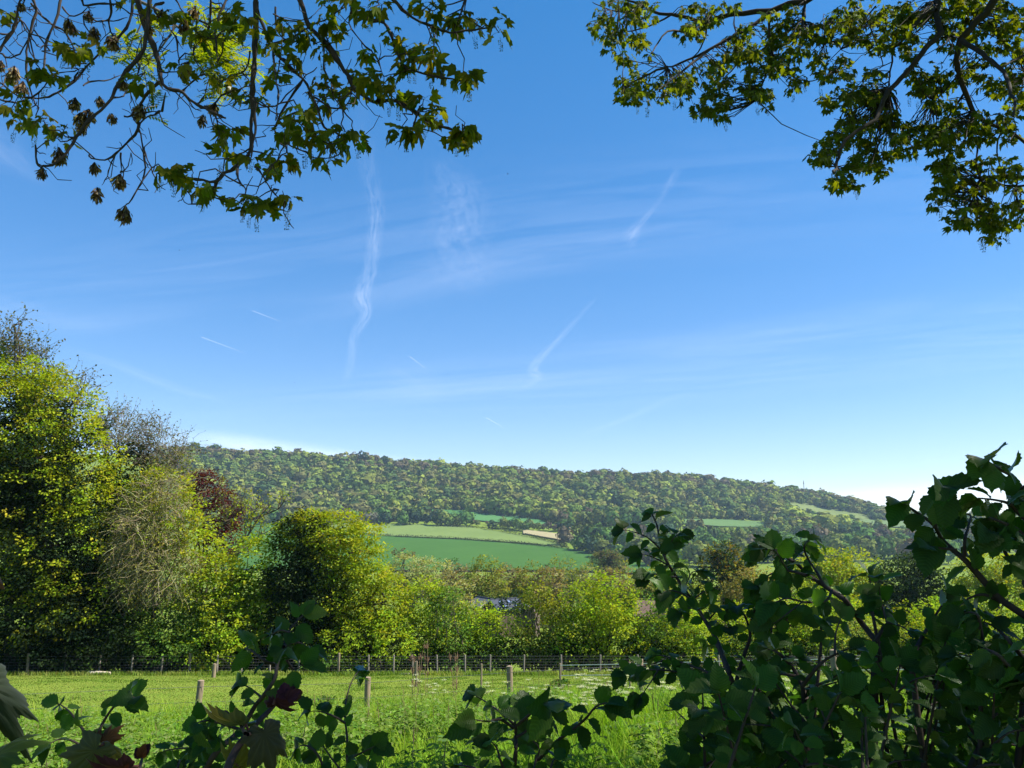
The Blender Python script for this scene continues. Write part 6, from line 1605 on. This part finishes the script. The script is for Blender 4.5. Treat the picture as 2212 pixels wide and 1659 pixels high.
# ================================================================== SKY: thin cloud and vapour trails, high above everything
def cloud_mat(name, amt, scale, stretch, lo=.35, hi=.75, soft=.5):
    m, n, out = new_mat(name)
    l = attr(n, 'lf'); sx = n.nodes.new('ShaderNodeSeparateXYZ'); n.links.new(l.outputs['Vector'], sx.inputs[0])
    # across profile: x in -1..1, along fade: z
    sq = n.nodes.new('ShaderNodeMath'); sq.operation = 'MULTIPLY'; n.links.new(sx.outputs[0], sq.inputs[0]); n.links.new(sx.outputs[0], sq.inputs[1])
    iv = n.nodes.new('ShaderNodeMath'); iv.operation = 'SUBTRACT'; iv.inputs[0].default_value = 1; iv.use_clamp = True; n.links.new(sq.outputs[0], iv.inputs[1])
    pw = n.nodes.new('ShaderNodeMath'); pw.operation = 'POWER'; pw.inputs[1].default_value = soft * 3; n.links.new(iv.outputs[0], pw.inputs[0])
    mp = n.nodes.new('ShaderNodeMapping'); mp.inputs['Scale'].default_value = stretch; n.links.new(l.outputs['Vector'], mp.inputs['Vector'])
    t = noise(n, scale, 8, .62, mp.outputs[0]); t.inputs['Distortion'].default_value = .6
    mr = n.nodes.new('ShaderNodeMapRange'); mr.inputs['From Min'].default_value = lo; mr.inputs['From Max'].default_value = hi; n.links.new(t.outputs[0], mr.inputs['Value'])
    a = n.nodes.new('ShaderNodeMath'); a.operation = 'MULTIPLY'; n.links.new(pw.outputs[0], a.inputs[0]); n.links.new(mr.outputs[0], a.inputs[1])
    b = n.nodes.new('ShaderNodeMath'); b.operation = 'MULTIPLY'; n.links.new(a.outputs[0], b.inputs[0]); n.links.new(attr(n, 'Col').outputs['Fac'], b.inputs[1])
    c = n.nodes.new('ShaderNodeMath'); c.operation = 'MULTIPLY'; c.inputs[1].default_value = amt; n.links.new(b.outputs[0], c.inputs[0])
    tr = n.nodes.new('ShaderNodeBsdfTransparent'); tl = n.nodes.new('ShaderNodeBsdfTranslucent'); tl.inputs[0].default_value = (.95, .95, .97, 1)
    df = n.nodes.new('ShaderNodeBsdfDiffuse'); df.inputs[0].default_value = (.95, .95, .97, 1)
    m2 = n.nodes.new('ShaderNodeMixShader'); m2.inputs[0].default_value = .7; n.links.new(df.outputs[0], m2.inputs[1]); n.links.new(tl.outputs[0], m2.inputs[2])
    mx = n.nodes.new('ShaderNodeMixShader'); n.links.new(c.outputs[0], mx.inputs[0]); n.links.new(tr.outputs[0], mx.inputs[1]); n.links.new(m2.outputs[0], mx.inputs[2])
    n.links.new(mx.outputs[0], out.inputs[0])
    return m
def ribbon(name, label, cat, pts, alt, mat, kind=None, group=None):
    """pts: (u, v, half width, strength) in the picture; laid as a level sheet at altitude alt"""
    p = np.array(pts, float); p = smooth_path(p, 6)
    uv, hw, st = p[:, :2], p[:, 2], p[:, 3]
    d = unit(np.gradient(uv, axis=0)); nrm = np.column_stack([-d[:, 1], d[:, 0]])
    def lift(q):
        e = np.tan(PITCH + np.arctan((CY - q[:, 1]) / FPX)); Y = alt / np.maximum(e, .012)
        return at(q[:, 0], q[:, 1], Y)
    K = 9; V = []; L = []; C = []
    ln = np.concatenate([[0], np.cumsum(np.linalg.norm(np.diff(uv, axis=0), axis=1))]) / 100
    for j in range(K):
        f = -1 + 2 * j / (K - 1)
        V.append(lift(uv + nrm * (hw * f)[:, None])); L.append(np.column_stack([np.full(len(uv), f), ln, hw / 100])); C.append(np.repeat(np.clip(st, 0, 1)[:, None], 3, 1))
    n = len(uv); V = np.stack(V, 1); i = np.arange(n * K).reshape(n, K)
    F = np.stack([i[:-1, :-1], i[1:, :-1], i[1:, 1:], i[:-1, 1:]], -1).reshape(-1, 4)
    mb = MB(); mb.add(V.reshape(-1, 3), F, np.stack(C, 1).reshape(-1, 3), np.stack(L, 1).reshape(-1, 3))
    o = mb.build(name, mat, origin=V.reshape(-1, 3).mean(0))
    tag(o, label, cat, group, kind)
CM = cloud_mat('trail_cloud', .18, 3.6, (1.3, 1.0, 1), .36, .78, .6)
CF2 = cloud_mat('cirrus_fibres', .075, 1.0, (5.5, .2, 1), .4, .8, .5)
CF = cloud_mat('fresh_trail', .18, .8, (.2, .6, 1), .0, .3, .8)
CB = cloud_mat('cloud_bank', .42, 1.2, (.8, .35, 1), .18, .6, .9)
CW = cloud_mat('cirrus', .15, 1.1, (1.6, .30, 1), .3, .85, .7)
ribbon('vapour_trail', 'long wavy white vapour trail drifting down the middle left of the sky', 'contrail', [(775, 190, 30, 0), (790, 330, 32, .25), (812, 440, 26, .5), (808, 520, 22, .8), (800, 580, 22, .9), (782, 640, 26, 1), (790, 680, 18, 1), (765, 725, 14, .8), (758, 780, 14, .6), (742, 840, 12, 0)], 3000, CM)
ribbon('vapour_trail', 'broken white vapour trail slanting up from the middle of the ridge', 'contrail', [(1110, 850, 10, 0), (1165, 815, 12, .7), (1150, 800, 16, 1), (1175, 765, 11, .9), (1205, 735, 9, .7), (1250, 685, 8, .5), (1300, 630, 6, 0)], 3050, CM)
ribbon('vapour_trail', 'faint short vapour trail in the upper right sky', 'contrail', [(1350, 535, 24, 0), (1368, 505, 20, .8), (1395, 470, 10, .7), (1420, 440, 8, .3), (1450, 390, 14, .5), (1475, 355, 10, 0)], 3100, CM)
ribbon('vapour_trail', 'wide blurred patch of old vapour trail in the upper middle sky', 'contrail', [(950, 330, 30, 0), (960, 380, 60, .35), (1000, 450, 80, .45), (985, 520, 90, .45), (1020, 590, 90, .25), (1060, 640, 60, 0)], 3150, CM)
for k, (a, b, lab) in enumerate([((1050, 902), (1094, 927), 'short bright straight vapour trail low over the ridge'), ((435, 728), (535, 765), 'thin straight vapour trail low in the left sky'), ((545, 671), (612, 697), 'thin straight vapour trail above the other in the left sky'), ((885, 770), (925, 800), 'tiny straight vapour trail in the middle of the sky')]):
    ribbon('vapour_trail', lab, 'contrail', [(a[0], a[1], 1.7, .9), ((a[0] + b[0]) / 2, (a[1] + b[1]) / 2, 1.6, .7), (b[0], b[1], 1.8, 0)], 3200 + 30 * k, CF)
for k, (pts, lab) in enumerate([
    ([(120, 750, 14, 0), (250, 790, 16, .5), (400, 845, 14, .4), (520, 875, 10, 0)], 'slanting faint streak of cirrus over the left trees'),
    ([(-60, 640, 40, .5), (100, 690, 36, .5), (260, 690, 40, .3), (480, 650, 30, 0)], 'faint spread of cirrus above the left trees'),
    ([(-80, 260, 60, .9), (0, 320, 60, .9), (60, 370, 30, .4), (110, 400, 16, 0)], 'soft white cloud wisp at the left edge'),
    ([(560, 720, 40, 0), (800, 640, 60, .4), (1100, 570, 60, .5), (1400, 520, 50, .3), (1800, 470, 50, 0)], 'long faint band of cirrus crossing the sky'),
    ([(700, 870, 20, 0), (900, 850, 30, .5), (1200, 830, 26, .45), (1500, 810, 30, .3), (1800, 780, 40, 0)], 'low faint band of cirrus above the ridge'),
    ([(820, 790, 40, 0), (900, 820, 50, .5), (960, 850, 30, 0)], 'small blurred cirrus patch in the middle sky'),
    ([(1150, 760, 30, 0), (1500, 740, 50, .4), (1900, 690, 60, .4), (2300, 650, 60, .2)], 'wide faint cirrus sheet in the right sky'),
    ([(1230, 950, 6, 0), (1330, 915, 10, .5), (1440, 865, 8, .3), (1500, 845, 6, 0)], 'thin slanting cirrus streak over the middle of the ridge'),
    ([(1960, 1000, 5, 0), (2030, 988, 7, .6), (2060, 980, 4, 0)], 'tiny cirrus streak over the cloud bank on the right')]):
    ribbon('cirrus_streak', lab, 'cloud', pts, 3600 + 40 * k, CW)
ribbon('cirrus_sheet', 'very thin fibrous cirrus sheet spread across the middle of the sky', 'cloud', [(-200, 640, 110, .3), (500, 570, 150, .6), (1100, 480, 170, .7), (1700, 420, 160, .6), (2400, 380, 150, .5)], 4200, CF2)
ribbon('cirrus_sheet', 'very thin fibrous cirrus sheet low over the ridge', 'cloud', [(250, 890, 40, 0), (900, 840, 80, .7), (1500, 800, 95, .9), (2000, 750, 100, .9), (2400, 720, 110, .8)], 4300, CF2)
ribbon('cloud_bank', 'pale pinkish white cloud bank lying along the ridge on the left', 'cloud', [(330, 940, 20, 0), (480, 955, 32, .6), (640, 985, 40, .9), (850, 1010, 34, 1), (1100, 1030, 26, .9), (1320, 1042, 16, .4), (1450, 1050, 10, 0)], 2500, CB)
ribbon('cloud_bank', 'pale white cloud bank low on the horizon at the right', 'cloud', [(1600, 1090, 10, 0), (1800, 1085, 36, .6), (1980, 1075, 46, .9), (2212, 1070, 56, 1), (2450, 1070, 60, .8)], 2500, CB)

# specks of birds
for u, v, Y, lab in ((1097, 376, 160, 'black speck of a bird in the middle of the sky'), (388, 541, 220, 'tiny bird speck under the hanging twigs'), (967, 809, 260, 'tiny bird speck low in the middle of the sky'), (636, 827, 260, 'tiny bird speck low over the left trees')):
    P = at(u, v, Y); mb = MB()
    mb.tube([P + [-.16, .05, 0], P, P + [.17, -.05, .01]], .05, .02, 6, (.03, .03, .03))
    for s in (-1, 1): mb.add(np.array([P + [-.05, 0, .02], P + [.08, 0, .02], P + [.02, s * .2, .16], P + [-.1, s * .42, .12]]), [[0, 1, 2, 3]], (.03, .03, .03))
    tag(mb.build('bird', M_col, origin=P), lab, 'bird')

# ================================================================== HAZE
HZ = 1
if HZ:
    lo = (-2700, -60, float(T_Z.min()) - 40); hi = (2700, 2700, 215)
    mb = MB(); mb.box(lo, hi)
    m, n, out = new_mat('haze')
    p = n.nodes.new('ShaderNodeVolumePrincipled'); p.inputs['Color'].default_value = (.55, .76, 1.0, 1)
    p.inputs['Density'].default_value = .00009; p.inputs['Anisotropy'].default_value = .2
    n.links.new(p.outputs[0], out.inputs['Volume'])
    o = mb.build('haze', m, smooth=False); o['kind'] = 'stuff'
# names of helper properties are not needed any more
for o in bpy.data.objects:
    if '_o' in o: del o['_o']
print('objects', len(bpy.data.objects), 'faces', sum(len(m.polygons) for m in bpy.data.meshes))
